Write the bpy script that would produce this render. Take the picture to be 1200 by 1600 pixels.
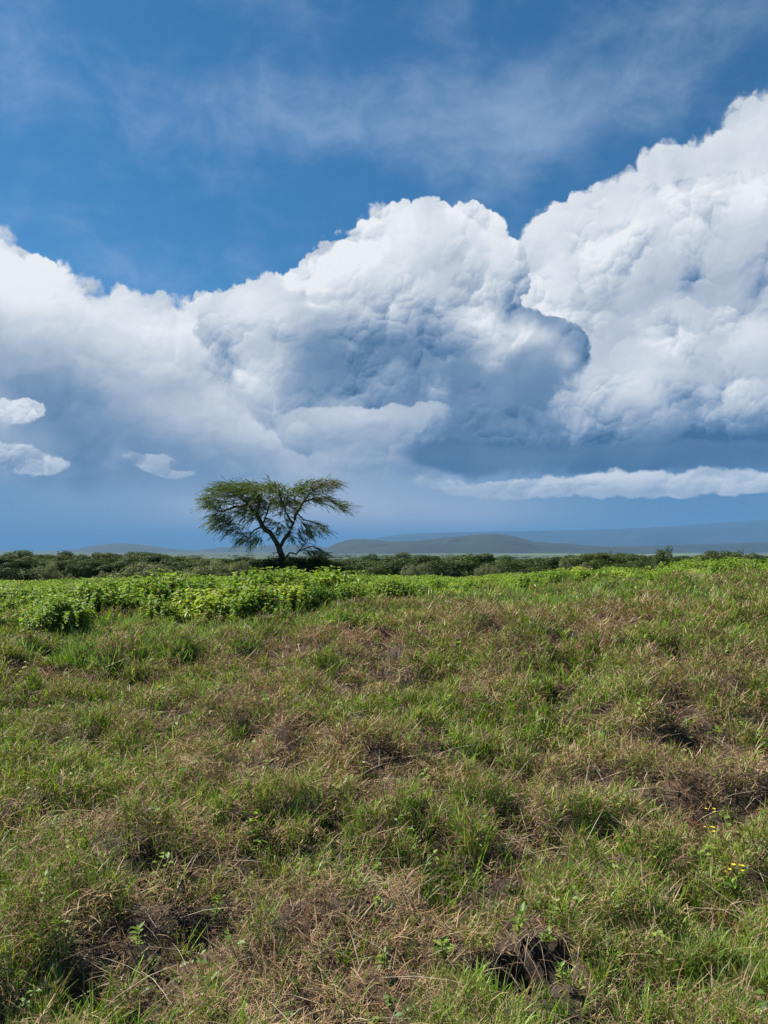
import bpy, math, random
import numpy as np
from mathutils import Vector, Matrix

for o in list(bpy.data.objects):
    bpy.data.objects.remove(o)
scene = bpy.context.scene
COL = scene.collection
R = math.radians

# ---------------------------------------------------------------- camera
EYE = 1.7
PITCH = R(2.87)
FPX = 1155.0                       # focal length in pixels of the 1200x1600 frame
cam_d = bpy.data.cameras.new('camera')
cam_d.sensor_fit = 'VERTICAL'
cam_d.sensor_height = 36.0
cam_d.sensor_width = 27.0
cam_d.lens = 36.0 * FPX / 1600.0
cam_d.clip_start = 0.05
cam_d.clip_end = 150000
cam = bpy.data.objects.new('camera', cam_d)
COL.objects.link(cam)
cam.location = (0, 0, EYE)
cam.rotation_euler = (R(90) + PITCH, 0, 0)
scene.camera = cam

# ---------------------------------------------------------------- sun, view
SUN_EL = R(48)
SUN_AZ = R(-56)                    # from +Y (ahead) towards -X (left)
sun_dir = Vector((math.sin(SUN_AZ) * math.cos(SUN_EL), math.cos(SUN_AZ) * math.cos(SUN_EL), math.sin(SUN_EL)))
sl = bpy.data.lights.new('sun', 'SUN')
sl.energy = 5.0
sl.angle = R(0.53)
sl.color = (1.0, 0.95, 0.86)
so = bpy.data.objects.new('sun', sl)
COL.objects.link(so)
so.rotation_euler = sun_dir.to_track_quat('Z', 'Y').to_euler()

scene.view_settings.view_transform = 'Standard'
scene.view_settings.look = 'None'
scene.view_settings.exposure = 0.95
scene.view_settings.gamma = 1.0
scene.view_settings.use_curve_mapping = False
scene.cycles.max_bounces = 5
scene.cycles.diffuse_bounces = 3
scene.cycles.glossy_bounces = 1
scene.cycles.transmission_bounces = 3
scene.cycles.transparent_max_bounces = 6
scene.cycles.volume_bounces = 0
scene.cycles.caustics_reflective = False
scene.cycles.caustics_refractive = False
scene.cycles.use_denoising = True
scene.cycles.denoiser = 'OPENIMAGEDENOISE'
scene.cycles.denoising_input_passes = 'RGB_ALBEDO_NORMAL'
scene.cycles.denoising_prefilter = 'NONE'

def lin(c):
    return tuple(((v / 255.0) / 12.92) if v <= 10.3 else (((v / 255.0) + 0.055) / 1.055) ** 2.4 for v in c)

def ray(px, py):
    """direction through a pixel of the 1200x1600 frame"""
    x = (px - 600) / FPX; y = -(py - 800) / FPX
    v = Vector((x, math.cos(PITCH) - y * math.sin(PITCH), y * math.cos(PITCH) + math.sin(PITCH)))
    return v

def ae(px, py):
    """azimuth / elevation of that direction, 1 unit = 1/11.55 rad (about 100 photo pixels)"""
    v = ray(px, py).normalized()
    return math.atan2(v.x, v.y) * 11.55, math.asin(v.z) * 11.55
# ---------------------------------------------------------------- world: sky with clouds, laid out by azimuth and elevation
world = bpy.data.worlds.new('World')
scene.world = world
world.use_nodes = True
NT = world.node_tree
NT.nodes.clear()

class S:                           # tiny expression helper over Math nodes
    def __init__(s, sock): s.s = sock
    def _m(s, op, o, swap=False, clamp=False):
        n = NT.nodes.new('ShaderNodeMath'); n.operation = op; n.use_clamp = clamp
        a, b = (o, s) if swap else (s, o)
        for i, v in enumerate((a, b)):
            if isinstance(v, S): NT.links.new(v.s, n.inputs[i])
            elif v is not None: n.inputs[i].default_value = v
        return S(n.outputs[0])
    def __add__(s, o): return s._m('ADD', o)
    __radd__ = __add__
    def __mul__(s, o): return s._m('MULTIPLY', o)
    __rmul__ = __mul__
    def __sub__(s, o): return s._m('SUBTRACT', o)
    def __rsub__(s, o): return s._m('SUBTRACT', o, True)
    def __truediv__(s, o): return s._m('DIVIDE', o)
    def clamp(s): return s._m('ADD', 0.0, clamp=True)
    def maxi(s, o): return s._m('MAXIMUM', o)
    def mini(s, o): return s._m('MINIMUM', o)

def vm(op, a, b=None, c=None, out=0):
    n = NT.nodes.new('ShaderNodeVectorMath'); n.operation = op
    for i, v in enumerate((a, b, c)):
        if v is None: continue
        if isinstance(v, S): NT.links.new(v.s, n.inputs[3 if op == 'SCALE' and i == 1 else i])
        elif isinstance(v, (int, float)): n.inputs[3].default_value = v
        else: n.inputs[i].default_value = v
    return S(n.outputs[out])

def sstep(x, a, b, mode='SMOOTHSTEP'):
    n = NT.nodes.new('ShaderNodeMapRange'); n.interpolation_type = mode
    NT.links.new(x.s, n.inputs['Value'])
    n.inputs['From Min'].default_value = a; n.inputs['From Max'].default_value = b
    return S(n.outputs['Result'])

def noise(p, scale, detail=4, rough=0.55, off=(0, 0, 0), stretch=(1, 1, 1), col=False, lac=2.0):
    q = vm('MULTIPLY_ADD', p, stretch, off)
    n = NT.nodes.new('ShaderNodeTexNoise'); n.noise_dimensions = '2D'; n.normalize = True
    NT.links.new(q.s, n.inputs['Vector'])
    n.inputs['Scale'].default_value = scale; n.inputs['Detail'].default_value = detail
    n.inputs['Roughness'].default_value = rough; n.inputs['Lacunarity'].default_value = lac
    return S(n.outputs['Color' if col else 0])

def voro(p, scale, detail=3, rough=0.5, off=(0, 0, 0), lac=2.1):
    q = vm('ADD', p, off)
    n = NT.nodes.new('ShaderNodeTexVoronoi'); n.voronoi_dimensions = '2D'; n.feature = 'F1'; n.normalize = True
    NT.links.new(q.s, n.inputs['Vector'])
    n.inputs['Scale'].default_value = scale; n.inputs['Detail'].default_value = detail
    n.inputs['Roughness'].default_value = rough; n.inputs['Lacunarity'].default_value = lac
    return S(n.outputs['Distance'])

tc = NT.nodes.new('ShaderNodeTexCoord')
D = S(tc.outputs['Generated'])
sep = NT.nodes.new('ShaderNodeSeparateXYZ'); NT.links.new(D.s, sep.inputs[0])
dx, dy, dz = (S(sep.outputs[i]) for i in range(3))
az = dx._m('ARCTAN2', dy) * 11.55
el = dz._m('ARCSINE', None) * 11.55
cb = NT.nodes.new('ShaderNodeCombineXYZ'); NT.links.new(az.s, cb.inputs[0]); NT.links.new(el.s, cb.inputs[1])
P = S(cb.outputs[0])
X, Y = az, el

# shared coordinate warps: large soft, small curly
w1 = noise(P, 0.55, 2, 0.5, (3.1, 7.7, 0), col=True)
w2 = noise(P, 2.6, 5, 0.6, (11.3, 1.9, 0), col=True)
HALF = (0.5, 0.5, 0.5)
P = vm('MULTIPLY_ADD', vm('SUBTRACT', w2, HALF), (1e-6, 1e-6, 0), P)     # keeps the node order compact
Pw = vm('MULTIPLY_ADD', vm('SUBTRACT', w1, HALF), (0.55, 0.45, 0), P)
Pw = vm('MULTIPLY_ADD', vm('SUBTRACT', w2, HALF), (0.24, 0.22, 0), Pw)
Psoft = vm('MULTIPLY_ADD', vm('SUBTRACT', w1, HALF), (0.9, 0.6, 0), P)
Psoft = vm('MULTIPLY_ADD', vm('SUBTRACT', w2, HALF), (0.25, 0.2, 0), Psoft)

LD = Vector((-0.42, 0.9, 0)).normalized()
def relief(p, scale, off, d=0.0):
    """rounded heaps on heaps, four sizes: their summed height, and how far each spot leans towards the sun"""
    H, Rl = None, None
    for k, (m, wh, wr) in enumerate(((0.50, 0.80, 0.34), (1.20, 0.46, 0.30), (2.9, 0.28, 0.20), (7.0, 0.16, 0.11))):
        sc = scale * m; dl = 0.16 / sc
        o = (off[0] + 1.7 * k, off[1] - 2.3 * k, 0)
        h = []
        for q in (p, vm('ADD', p, tuple(LD * dl))):
            v = voro(q, sc, 0, 0.5, o); h.append(1.0 - v * v * 2.2)
        slope = (h[0] - h[1]) * (1.0 / 0.16)
        H = (h[0] - 0.62) * wh if H is None else H + (h[0] - 0.62) * wh
        Rl = slope * wr if Rl is None else Rl + slope * wr
    # sunlit sides saturate softly, shaded sides go deeper
    m = sstep(noise(p, 1.1, 2, 0.5, (off[1], off[0], 0)), 0.36, 0.62) * 0.85 + 0.15
    return H, (Rl.maxi(0.0) * 0.24 + Rl.mini(0.0) * 0.34) * m

n_w = noise(P, 0.9, 3, 0.6, (15, 2, 0))
n_f = noise(Pw, 3.2, 6, 0.68, (21, 5, 0))
def alpha(f, crisp, soft, blobs=None):
    """edge whose softness wanders between crisp and soft along the outline"""
    w = sstep(n_w, 0.42, 0.62) * (soft - crisp) + crisp
    if blobs: w = w + gsum(P, blobs, True)
    t = ((f + (n_f - 0.5) * (w * 1.1 + 0.12)) / w).clamp()
    return t * t * (3.0 - 2.0 * t)

def gsum(p, blobs, amp=False):
    acc = None
    for b in blobs:
        px, py, rx, ry = b[:4]
        cx, cy = ae(px, py)
        ex = abs(ae(px + rx * 0.5, py)[0] - ae(px - rx * 0.5, py)[0]); ey = abs(ae(px, py + ry * 0.5)[1] - ae(px, py - ry * 0.5)[1])
        q = vm('MULTIPLY_ADD', p, (1 / ex, 1 / ey, 0), (-cx / ex, -cy / ey, 0))
        q = vm('DOT_PRODUCT', q, q, out=1)
        g = q._m('POWER', 0.5, swap=True)
        if amp: g = g * b[4]
        acc = g if acc is None else acc + g
    return acc

def field(p, blobs):
    return gsum(p, blobs).maxi(1e-4)._m('LOGARITHM', 2.0) + 1.0      # 0 on the outline, up to about 1 inside

def light(p, base, blobs):
    return gsum(p, blobs, True) + base

ZERO = X * 0.0
acc = {'L': None, 'A': None}
def over(L, a):
    if acc['L'] is None:
        acc['L'], acc['A'] = L, a
    else:
        acc['L'] = acc['L'] + (L - acc['L']) * a
        acc['A'] = acc['A'] + (1.0 - acc['A']) * a

def step():
    """make the coordinates of the next layer wait for the last one, so the shader needs few values at a time"""
    global P, Pw, Psoft
    P, Pw, Psoft = (vm('MULTIPLY_ADD', acc['L'], (1e-7, 1e-7, 0), q) for q in (P, Pw, Psoft))

n_soft = noise(Psoft, 0.8, 6, 0.55, (5, 9, 0))
n_str = noise(Psoft, 0.9, 6, 0.58, (2, 3, 0), stretch=(0.45, 1.6, 1))

# back right smooth cloud
h, r = relief(Pw, 1.0, (1.3, 4.1, 0), 0.06)
f = field(Pw, [(1240, 275, 75, 75), (1250, 365, 165, 155), (1130, 420, 120, 130), (1000, 440, 85, 92), (895, 468, 60, 76), (860, 480, 50, 90), (1170, 560, 260, 200), (940, 560, 130, 130)])
f = f + h * 1.27
L = light(Psoft, 0.88, [(960, 430, 120, 80, 0.05), (1100, 300, 90, 60, -0.03)]) + r * 0.35 + (n_soft - 0.5) * 0.25
over(L, alpha(f, 0.2, 0.45))

# left bank
step()
h, r = relief(Pw, 1.25, (7.7, 2.1, 0))
f = field(Pw, [(-60, 435, 95, 80), (20, 475, 58, 58), (110, 545, 70, 62), (190, 590, 66, 62), (60, 640, 200, 150), (260, 612, 85, 75),
               (330, 610, 110, 90), (250, 690, 220, 110), (450, 640, 120, 110), (520, 680, 160, 60), (640, 700, 110, 60)])
f = f + h * 1.44
L = light(Psoft, 0.70, [(20, 400, 90, 55, 0.20), (120, 480, 130, 50, 0.20), (260, 520, 120, 40, 0.16), (400, 540, 80, 40, 0.16),
                        (90, 640, 150, 75, -0.36), (170, 730, 110, 50, -0.20), (20, 560, 60, 30, -0.05), (60, 770, 260, 35, -0.25),
                        (330, 630, 120, 60, 0.10), (560, 660, 90, 28, 0.16), (350, 740, 90, 40, -0.16), (450, 700, 60, 40, -0.02)])
tex = sstep(f, 0.15, 0.95)
L = L + r * (1.0 - tex * 0.75) * 1.3 + (n_soft - 0.5) * 0.5 + (n_str - 0.5) * 0.3
over(L, alpha(f, 0.2, 0.7))

# right back cumulus (bright, heaped)
step()
h, r = relief(Pw, 1.3, (0.4, 9.6, 0))
f = field(Pw, [(1210, 340, 75, 62), (1130, 390, 90, 60), (990, 395, 75, 58), (1060, 440, 130, 90), (930, 470, 105, 75), (880, 540, 90, 80),
               (1180, 470, 160, 110), (1000, 600, 220, 120), (860, 640, 100, 80)])
f = f + h * 1.70
L = light(Pw, 0.80, [(970, 350, 70, 40, 0.12), (880, 440, 60, 60, 0.12), (1060, 460, 120, 45, -0.13), (1160, 400, 60, 50, -0.08), (960, 540, 80, 40, -0.12),
                     (1180, 300, 50, 40, 0.12), (840, 500, 60, 40, 0.10)])
over(L + r * 1.4 + (n_soft - 0.5) * 0.25, alpha(f, 0.16, 0.3))

# centre cumulus, grey and blue towards its base
step()
h, r = relief(Pw, 1.4, (4.9, 5.3, 0))
f = field(Pw, [(615, 415, 80, 66), (715, 400, 70, 60), (755, 435, 42, 46), (545, 440, 65, 62), (480, 490, 75, 52), (410, 522, 54, 46),
               (560, 560, 170, 80), (690, 570, 118, 92), (470, 580, 80, 50), (430, 600, 36, 30), (640, 640, 120, 45), (760, 650, 140, 70)])
f = f + h * 1.70
L = light(Psoft, 0.58, [(640, 345, 170, 50, 0.34), (500, 400, 90, 55, 0.30), (400, 480, 70, 50, 0.26), (780, 420, 40, 80, 0.20),
                     (480, 480, 60, 25, -0.04), (620, 450, 110, 40, 0.12), (640, 610, 190, 60, -0.27), (520, 560, 80, 30, -0.12), (425, 590, 30, 34, 0.30), (375, 540, 45, 60, 0.20),
                     (700, 560, 80, 50, -0.10), (760, 690, 160, 40, -0.16)])
over(L + r * 1.4 + (n_soft - 0.5) * 0.3, alpha(f, 0.16, 0.28, [(365, 580, 60, 70, 1.1), (470, 640, 90, 40, 0.5), (600, 700, 90, 30, 0.8)]))

# white streak and grey puffs under it
step()
h, r = relief(Pw, 1.6, (8.2, 8.8, 0))
f = field(Pw, [(560, 655, 110, 16), (480, 690, 34, 24), (540, 715, 55, 28), (620, 720, 75, 34), (690, 690, 60, 40)])
f = f + h * 1.53
L = light(Pw, 0.55, [(560, 645, 110, 20, 0.30), (475, 672, 30, 18, 0.16), (590, 690, 40, 12, 0.12), (600, 740, 60, 15, -0.10), (680, 730, 70, 30, -0.15)])
over(L + r * 0.6, sstep(f, -0.05, 0.45) * 0.85)

# dark front mass with a bright head
step()
h, r = relief(Pw, 1.45, (6.1, 0.7, 0))
f = field(Pw, [(745, 510, 50, 42), (830, 550, 62, 42), (780, 600, 90, 60), (850, 640, 90, 60), (800, 690, 130, 42), (930, 705, 150, 34),
               (1080, 710, 200, 25), (1260, 705, 160, 28)])
f = f + h * 1.53
L = light(Pw, 0.27, [(738, 490, 44, 32, 0.68), (800, 522, 38, 24, 0.46), (665, 530, 26, 18, 0.25), (820, 520, 20, 15, 0.22), (852, 532, 16, 14, 0.30), (882, 560, 14, 18, 0.34), (846, 566, 14, 12, 0.14), (770, 556, 20, 14, 0.16),
                     (860, 712, 260, 28, -0.30), (1080, 720, 260, 20, -0.16), (780, 600, 60, 35, -0.04)])
tex = sstep(f, 0.1, 1.1)
over(L + r * (1.0 - tex * 0.45) * 1.9 + (n_soft - 0.5) * 0.35, alpha(f, 0.16, 0.5, [(690, 620, 60, 90, 1.2), (680, 720, 60, 30, 0.6), (920, 640, 60, 50, 0.6), (1000, 650, 80, 40, 0.8), (905, 600, 30, 40, 0.8)]))

# right front cumulus
step()
h, r = relief(Pw, 1.5, (2.2, 6.4, 0))
f = field(Pw, [(1060, 560, 70, 62), (1190, 560, 75, 68), (1130, 620, 110, 70), (990, 620, 70, 45), (1250, 640, 120, 100), (1040, 670, 150, 50), (930, 640, 50, 40)])
f = f + h * 1.70
L = light(Pw, 0.72, [(1050, 520, 50, 40, 0.14), (1190, 510, 60, 40, 0.16), (985, 600, 60, 28, 0.18), (1170, 620, 50, 25, 0.14), (1110, 590, 60, 40, -0.08),
                     (1100, 690, 260, 34, -0.60), (1210, 680, 80, 25, -0.1)])
over(L + r * 1.3 + (n_soft - 0.5) * 0.2, alpha(f, 0.16, 0.5, [(1000, 660, 160, 25, 0.8), (880, 620, 50, 70, 1.2)]))

# the flat dark base they share
step()
f = field(Psoft, [(740, 712, 110, 20), (900, 716, 150, 22), (1060, 712, 200, 20), (1260, 706, 150, 24)]) + (n_str - 0.5) * 0.8
over(light(Psoft, 0.02, [(760, 712, 110, 20, 0.12), (1060, 690, 300, 14, 0.12)]) + (n_soft - 0.5) * 0.2, sstep(f, -0.5, 0.9) * 0.92)

# ragged lower edge fades into blue, then the bright strip
blueA = sstep(Y, ae(600, 800)[1], ae(600, 735)[1])
n_sk = noise(P, 1.3, 6, 0.6, (7, 4, 0), stretch=(0.35, 2.6, 1))
n_edge = noise(Psoft, 1.5, 6, 0.6, (1, 1, 0))
edge = Y + (n_edge - 0.5) * 0.55 - sstep(X, ae(300, 700)[0], ae(700, 700)[0]) * (ae(600, 742)[1] - ae(600, 775)[1])
A_clouds = acc['A'] * sstep(edge, ae(600, 790)[1], ae(600, 765)[1])
acc['A'] = A_clouds
step()
h, r = relief(Pw, 2.0, (3.3, 3.8, 0), 0.04)
fs = field(Pw, [(750, 761, 80, 10), (860, 757, 95, 15), (980, 754, 120, 18), (1110, 752, 130, 16), (1240, 748, 120, 14)]) + h * 0.68 + (n_sk - 0.5) * 1.4
over(light(Pw, 0.90, [(1000, 742, 260, 9, 0.20), (980, 770, 260, 9, -0.22), (760, 758, 60, 12, -0.12)]) + r * 0.8 + (n_sk - 0.5) * 0.5, sstep(fs, -0.1, 1.0) * 0.88)

# small bright cumulus low on the left
step()
h, r = relief(Pw, 2.4, (9.3, 3.8, 0), 0.035)
fs = field(Pw, [(18, 648, 44, 17), (-25, 652, 45, 20), (58, 640, 15, 10), (28, 716, 46, 17), (72, 728, 30, 12), (-30, 714, 55, 19),
                (238, 717, 36, 7), (262, 742, 34, 6), (240, 730, 20, 6)]) + h * 0.94 + (n_sk - 0.5) * 1.3
over(light(Pw, 0.84, [(245, 728, 60, 40, -0.14), (30, 640, 60, 14, 0.12), (30, 700, 70, 14, 0.12), (20, 735, 80, 10, -0.15), (10, 680, 60, 8, -0.25)]) + r * 1.2, sstep(fs, 0.0, 0.6) * (1.0 - gsum(P, [(255, 730, 60, 40, 0.35)], True)))

step()
# ---- colours
ramp = NT.nodes.new('ShaderNodeValToRGB')
NT.links.new(acc['L'].s, ramp.inputs[0])
cr = ramp.color_ramp
keys = [(0.0, (48, 86, 128)), (0.2, (94, 124, 157)), (0.4, (133, 155, 182)), (0.6, (176, 188, 204)), (0.8, (211, 218, 226)), (1.0, (249, 250, 252))]
cr.elements[0].position = 0; cr.elements[0].color = (*lin(keys[0][1]), 1)
cr.elements[1].position = 1; cr.elements[1].color = (*lin(keys[-1][1]), 1)
for k, c in keys[1:-1]:
    e = cr.elements.new(k); e.color = (*lin(c), 1)

SKYK = 0.1
def cscale(c, k):
    return vm('SCALE', c, k) if not isinstance(k, S) else None
def mixc(a, b, t):
    n = NT.nodes.new('ShaderNodeMix'); n.data_type = 'RGBA'
    for i, v in ((0, t), (6, a), (7, b)):
        if isinstance(v, S): NT.links.new(v.s, n.inputs[i])
        elif i == 0: n.inputs[0].default_value = v
        else: n.inputs[i].default_value = (*v, 1)
    return S(n.outputs[2])

sky = NT.nodes.new('ShaderNodeTexSky')
sky.sky_type = 'NISHITA'; sky.sun_disc = False
sky.sun_elevation = SUN_EL; sky.sun_rotation = SUN_AZ
sky.altitude = 1900; sky.air_density = 1.0; sky.dust_density = 0.6; sky.ozone_density = 1.6
skyc = vm('SCALE', S(sky.outputs[0]), SKYK)
skyc = vm('MULTIPLY', skyc, (0.36, 0.93, 1.17))
skyc = vm('SCALE', skyc, 0.80 + sstep(Y, 1.0, 6.5, 'LINEAR') * 0.08)
# thin cirrus
Pc = vm('MULTIPLY_ADD', vm('SUBTRACT', w1, HALF), (0.9, 0.6, 0), P)
c1 = noise(Pc, 0.42, 9, 0.63, (4.4, 0.3, 0), stretch=(0.9, 1.6, 1))
c2 = noise(P, 0.5, 3, 0.5, (8.4, 2.3, 0))
cir = sstep(c1 + gsum(P, [(430, 170, 230, 75, 0.20), (900, 165, 160, 60, 0.22), (860, 250, 70, 35, 0.12), (270, 440, 110, 50, 0.22), (60, 270, 120, 70, 0.10), (640, 215, 200, 40, 0.10)], True), 0.44, 1.06) * 0.5
skyc = mixc(skyc, lin((190, 210, 236)), cir)

# ---- low blue band of rain and distant air
bn = noise(P, 0.7, 4, 0.5, (6, 6, 0), stretch=(0.6, 1.4, 1))
lowL = light(P, 0.0, [(370, 815, 120, 45, 0.8), (572, 822, 34, 22, 0.4), (590, 812, 16, 9, 0.3), (720, 812, 170, 34, 0.85), (480, 770, 150, 40, 0.55), (100, 800, 120, 40, 0.15)])
lowc = mixc(lin((120, 156, 192)), lin((210, 212, 222)), (lowL + (bn - 0.5) * 0.3).clamp())
dk = sstep(X, ae(700, 800)[0], ae(1150, 800)[0]) 
lowc = mixc(lowc, lin((92, 136, 176)), dk)
backA = sstep((Y + (n_edge - 0.5) * 0.35) * -1.0, -ae(600, 690)[1], -ae(600, 740)[1])
col = mixc(mixc(skyc, lowc, backA), S(ramp.outputs[0]), acc['A'])
lowA = sstep((Y + (n_edge - 0.5) * 0.35) * -1.0, -ae(600, 735)[1], -ae(600, 800)[1])
strip = sstep(field(Pw, [(750, 761, 80, 10), (860, 757, 95, 15), (980, 754, 120, 18), (1110, 752, 130, 16), (1240, 748, 120, 14)]), -0.3, 0.3)
col = mixc(col, lowc, lowA * (1.0 - strip))

bg = NT.nodes.new('ShaderNodeBackground')
col = vm('SCALE', col, 0.518 / SKYK)     # 0.518 = 2 ** -exposure: cloud colours above are as displayed
NT.links.new(col.s, bg.inputs[0]); bg.inputs[1].default_value = SKYK
wo = NT.nodes.new('ShaderNodeOutputWorld'); NT.links.new(bg.outputs[0], wo.inputs[0])
world.cycles.sampling_method = 'MANUAL'
world.cycles.sample_map_resolution = 256
# ---------------------------------------------------------------- helpers
rng = np.random.default_rng(7)
random.seed(7)

def tag(o, label=None, cat=None, group=None, kind=None):
    if label: o['label'] = label
    if cat: o['category'] = cat
    if group: o['group'] = group
    if kind: o['kind'] = kind
    return o

def empty(name, loc, rz=0.0):
    o = bpy.data.objects.new(name, None)
    o.empty_display_size = 0.2
    COL.objects.link(o); o.location = loc; o.rotation_euler = (0, 0, rz)
    return o

def mesh_np(name, verts, sizes, loops, mat, tint=None, smooth=False):
    """mesh from flat arrays: verts (n,3), sizes of the faces, their vertex indices"""
    me = bpy.data.meshes.new(name)
    sizes = np.asarray(sizes, np.int32); loops = np.asarray(loops, np.int32)
    me.vertices.add(len(verts)); me.vertices.foreach_set('co', np.asarray(verts, np.float32).ravel())
    me.loops.add(len(loops)); me.loops.foreach_set('vertex_index', loops)
    me.polygons.add(len(sizes))
    st = np.concatenate(([0], np.cumsum(sizes)[:-1])).astype(np.int32)
    me.polygons.foreach_set('loop_start', st)
    if smooth: me.polygons.foreach_set('use_smooth', np.ones(len(sizes), bool))
    me.update(calc_edges=True)
    if tint is not None:
        a = me.color_attributes.new('tint', 'FLOAT_COLOR', 'POINT')
        t = np.ones((len(verts), 4), np.float32); t[:, :3] = tint
        a.data.foreach_set('color', t.ravel())
    me.materials.append(mat)
    return me

def link(name, me, parent=None, loc=None):
    o = bpy.data.objects.new(name, me)
    COL.objects.link(o)
    if parent: o.parent = parent
    if loc is not None: o.location = loc
    return o

def hash2(ix, iy, seed):
    h = (ix.astype(np.int64) * 374761393 + iy.astype(np.int64) * 668265263 + seed * 974711) & 0x7fffffff
    h = ((h ^ (h >> 13)) * 1274126177) & 0x7fffffff
    return ((h ^ (h >> 16)) & 0xffff) / 65535.0

def vnoise(x, y, seed=0):
    ix, iy = np.floor(x), np.floor(y)
    fx, fy = x - ix, y - iy
    fx = fx * fx * fx * (fx * (fx * 6 - 15) + 10); fy = fy * fy * fy * (fy * (fy * 6 - 15) + 10)
    a, b = hash2(ix, iy, seed), hash2(ix + 1, iy, seed)
    c, d = hash2(ix, iy + 1, seed), hash2(ix + 1, iy + 1, seed)
    return (a * (1 - fx) + b * fx) * (1 - fy) + (c * (1 - fx) + d * fx) * fy

def fbm(x, y, seed=0, octv=4, rough=0.5):
    s, a, t = 0.0, 1.0, 0.0
    for k in range(octv):
        s = s + a * vnoise(x * 2 ** k + 17.3 * k, y * 2 ** k - 9.1 * k, seed + k); t += a; a *= rough
    return s / t

def smooth01(x, a, b):
    t = np.clip((x - a) / (b - a), 0, 1)
    return t * t * (3 - 2 * t)

# ---------------------------------------------------------------- terrain
YL = [-60, -6, 0, 2.6, 5, 8, 9, 12, 20, 40, 60, 100, 150, 400, 1000, 3000, 10000, 70000]
ZL = [-1.7, -1.7, -1.7, -1.66, -1.42, -1.09, -1.06, -1.25, -1.74, -2.35, -3.0, -4.9, -7.0, -13, -22, -34, -50, -70]
ZC = [-1.7, -1.7, -1.7, -1.65, -1.37, -0.99, -0.90, -0.94, -1.36, -2.15, -2.9, -4.9, -7.0, -13, -22, -34, -50, -70]
ZR = [-1.7, -1.7, -1.7, -1.63, -1.30, -0.87, -0.75, -0.62, -0.98, -1.9, -2.8, -4.9, -7.0, -13, -22, -34, -50, -70]
PITX, PITY = [], []
def gz(x, y, fine=True):
    x = np.asarray(x, float); y = np.asarray(y, float)
    yy = y + (fbm(x * 0.35 + 5, y * 0.0 + 1, 3, 2) - 0.5) * 1.2 * smooth01(y, 3, 8)
    l, c, r = (np.interp(yy, YL, z) for z in (ZL, ZC, ZR))
    t = np.clip(x / np.maximum(np.abs(y), 6) / 0.5, -1, 1)
    z = np.where(t < 0, c + (l - c) * smooth01(-t, 0, 1), c + (r - c) * smooth01(t, 0, 1)) + EYE
    if fine:
        near = 1 - smooth01(y, 14, 40)
        z = z + near * ((fbm(x * 0.9, y * 0.9, 11, 3) - 0.5) * 0.26 + (fbm(x * 2.9, y * 2.9, 21, 3) - 0.5) * 0.26 * smooth01(y, -2, 2))
        z = z + smooth01(y, 30, 90) * (fbm(x * 0.03, y * 0.03, 31, 3) - 0.5) * 1.2
        for (cx, cy, rx, ry, dp) in PITS:
            q = ((x - cx) / rx) ** 2 + ((y - cy) / ry) ** 2 + (fbm(x * 6, y * 6, 41, 2) - 0.5) * 0.8
            z = z - dp * (1 - smooth01(q, 0.35, 1.15))
    return z
PITS = []
def hit(px, py, lift=0.0):
    """where the line of sight through a photo pixel meets the ground"""
    d = ray(px, py)
    t = 1.5
    while t < 5000:
        p = Vector((0, 0, EYE)) + d * t
        if p.z < float(gz(p.x, p.y)) + lift: break
        t *= 1.004
    return p.x, p.y
for (px, py, rx, ry, dp) in [(805, 1520, 0.22, 0.15, 0.42), (300, 1400, 0.22, 0.12, 0.10), (1110, 1310, 0.45, 0.16, 0.10), (520, 995, 0.55, 0.25, 0.12),
                             (30, 1055, 0.7, 0.3, 0.10), (640, 1080, 0.4, 0.2, 0.1), (460, 1290, 0.3, 0.12, 0.10), (900, 1330, 0.35, 0.14, 0.12), (110, 1560, 0.16, 0.08, 0.07)]:
    x, y = hit(px, py); PITS.append((x, y, rx, ry, dp))

BARE = [(*hit(px, py), rx, ry) for (px, py, rx, ry) in [(522, 985, 0.34, 0.20), (1085, 1300, 0.20, 0.05), (25, 1068, 0.45, 0.2), (640, 1000, 0.35, 0.15), (905, 1010, 0.3, 0.15)]]
def bare(x, y):
    """patches of open red soil"""
    d = np.zeros_like(x)
    for (cx, cy, rx, ry) in BARE:
        d = np.maximum(d, 1 - smooth01(((x - cx) / rx) ** 2 + ((y - cy) / ry) ** 2 + (fbm(x * 5, y * 5, 171, 3) - 0.5) * 1.6, 0.5, 1.2))
    return d
def nodes_mat(name):
    m = bpy.data.materials.new(name); m.use_nodes = True
    nt = m.node_tree; nt.nodes.clear()
    out = nt.nodes.new('ShaderNodeOutputMaterial')
    return m, nt, out
def mnoise(nt, vec, scale, detail=4, rough=0.55):
    n = nt.nodes.new('ShaderNodeTexNoise'); n.inputs['Scale'].default_value = scale
    n.inputs['Detail'].default_value = detail; n.inputs['Roughness'].default_value = rough
    nt.links.new(vec, n.inputs['Vector']); return n.outputs[0]
def mramp(nt, fac, keys):
    r = nt.nodes.new('ShaderNodeValToRGB'); nt.links.new(fac, r.inputs[0]); e = r.color_ramp.elements
    e[0].position, e[0].color = keys[0][0], (*keys[0][1], 1); e[1].position, e[1].color = keys[-1][0], (*keys[-1][1], 1)
    for k, c in keys[1:-1]:
        q = e.new(k); q.color = (*c, 1)
    return r.outputs[0]
def mmix(nt, f, a, b, mode='MIX'):
    n = nt.nodes.new('ShaderNodeMix'); n.data_type = 'RGBA'; n.blend_type = mode
    for i, v in ((0, f), (6, a), (7, b)):
        if hasattr(v, 'links'): nt.links.new(v, n.inputs[i])
        elif i == 0: n.inputs[0].default_value = v
        else: n.inputs[i].default_value = (*v, 1)
    return n.outputs[2]
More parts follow.
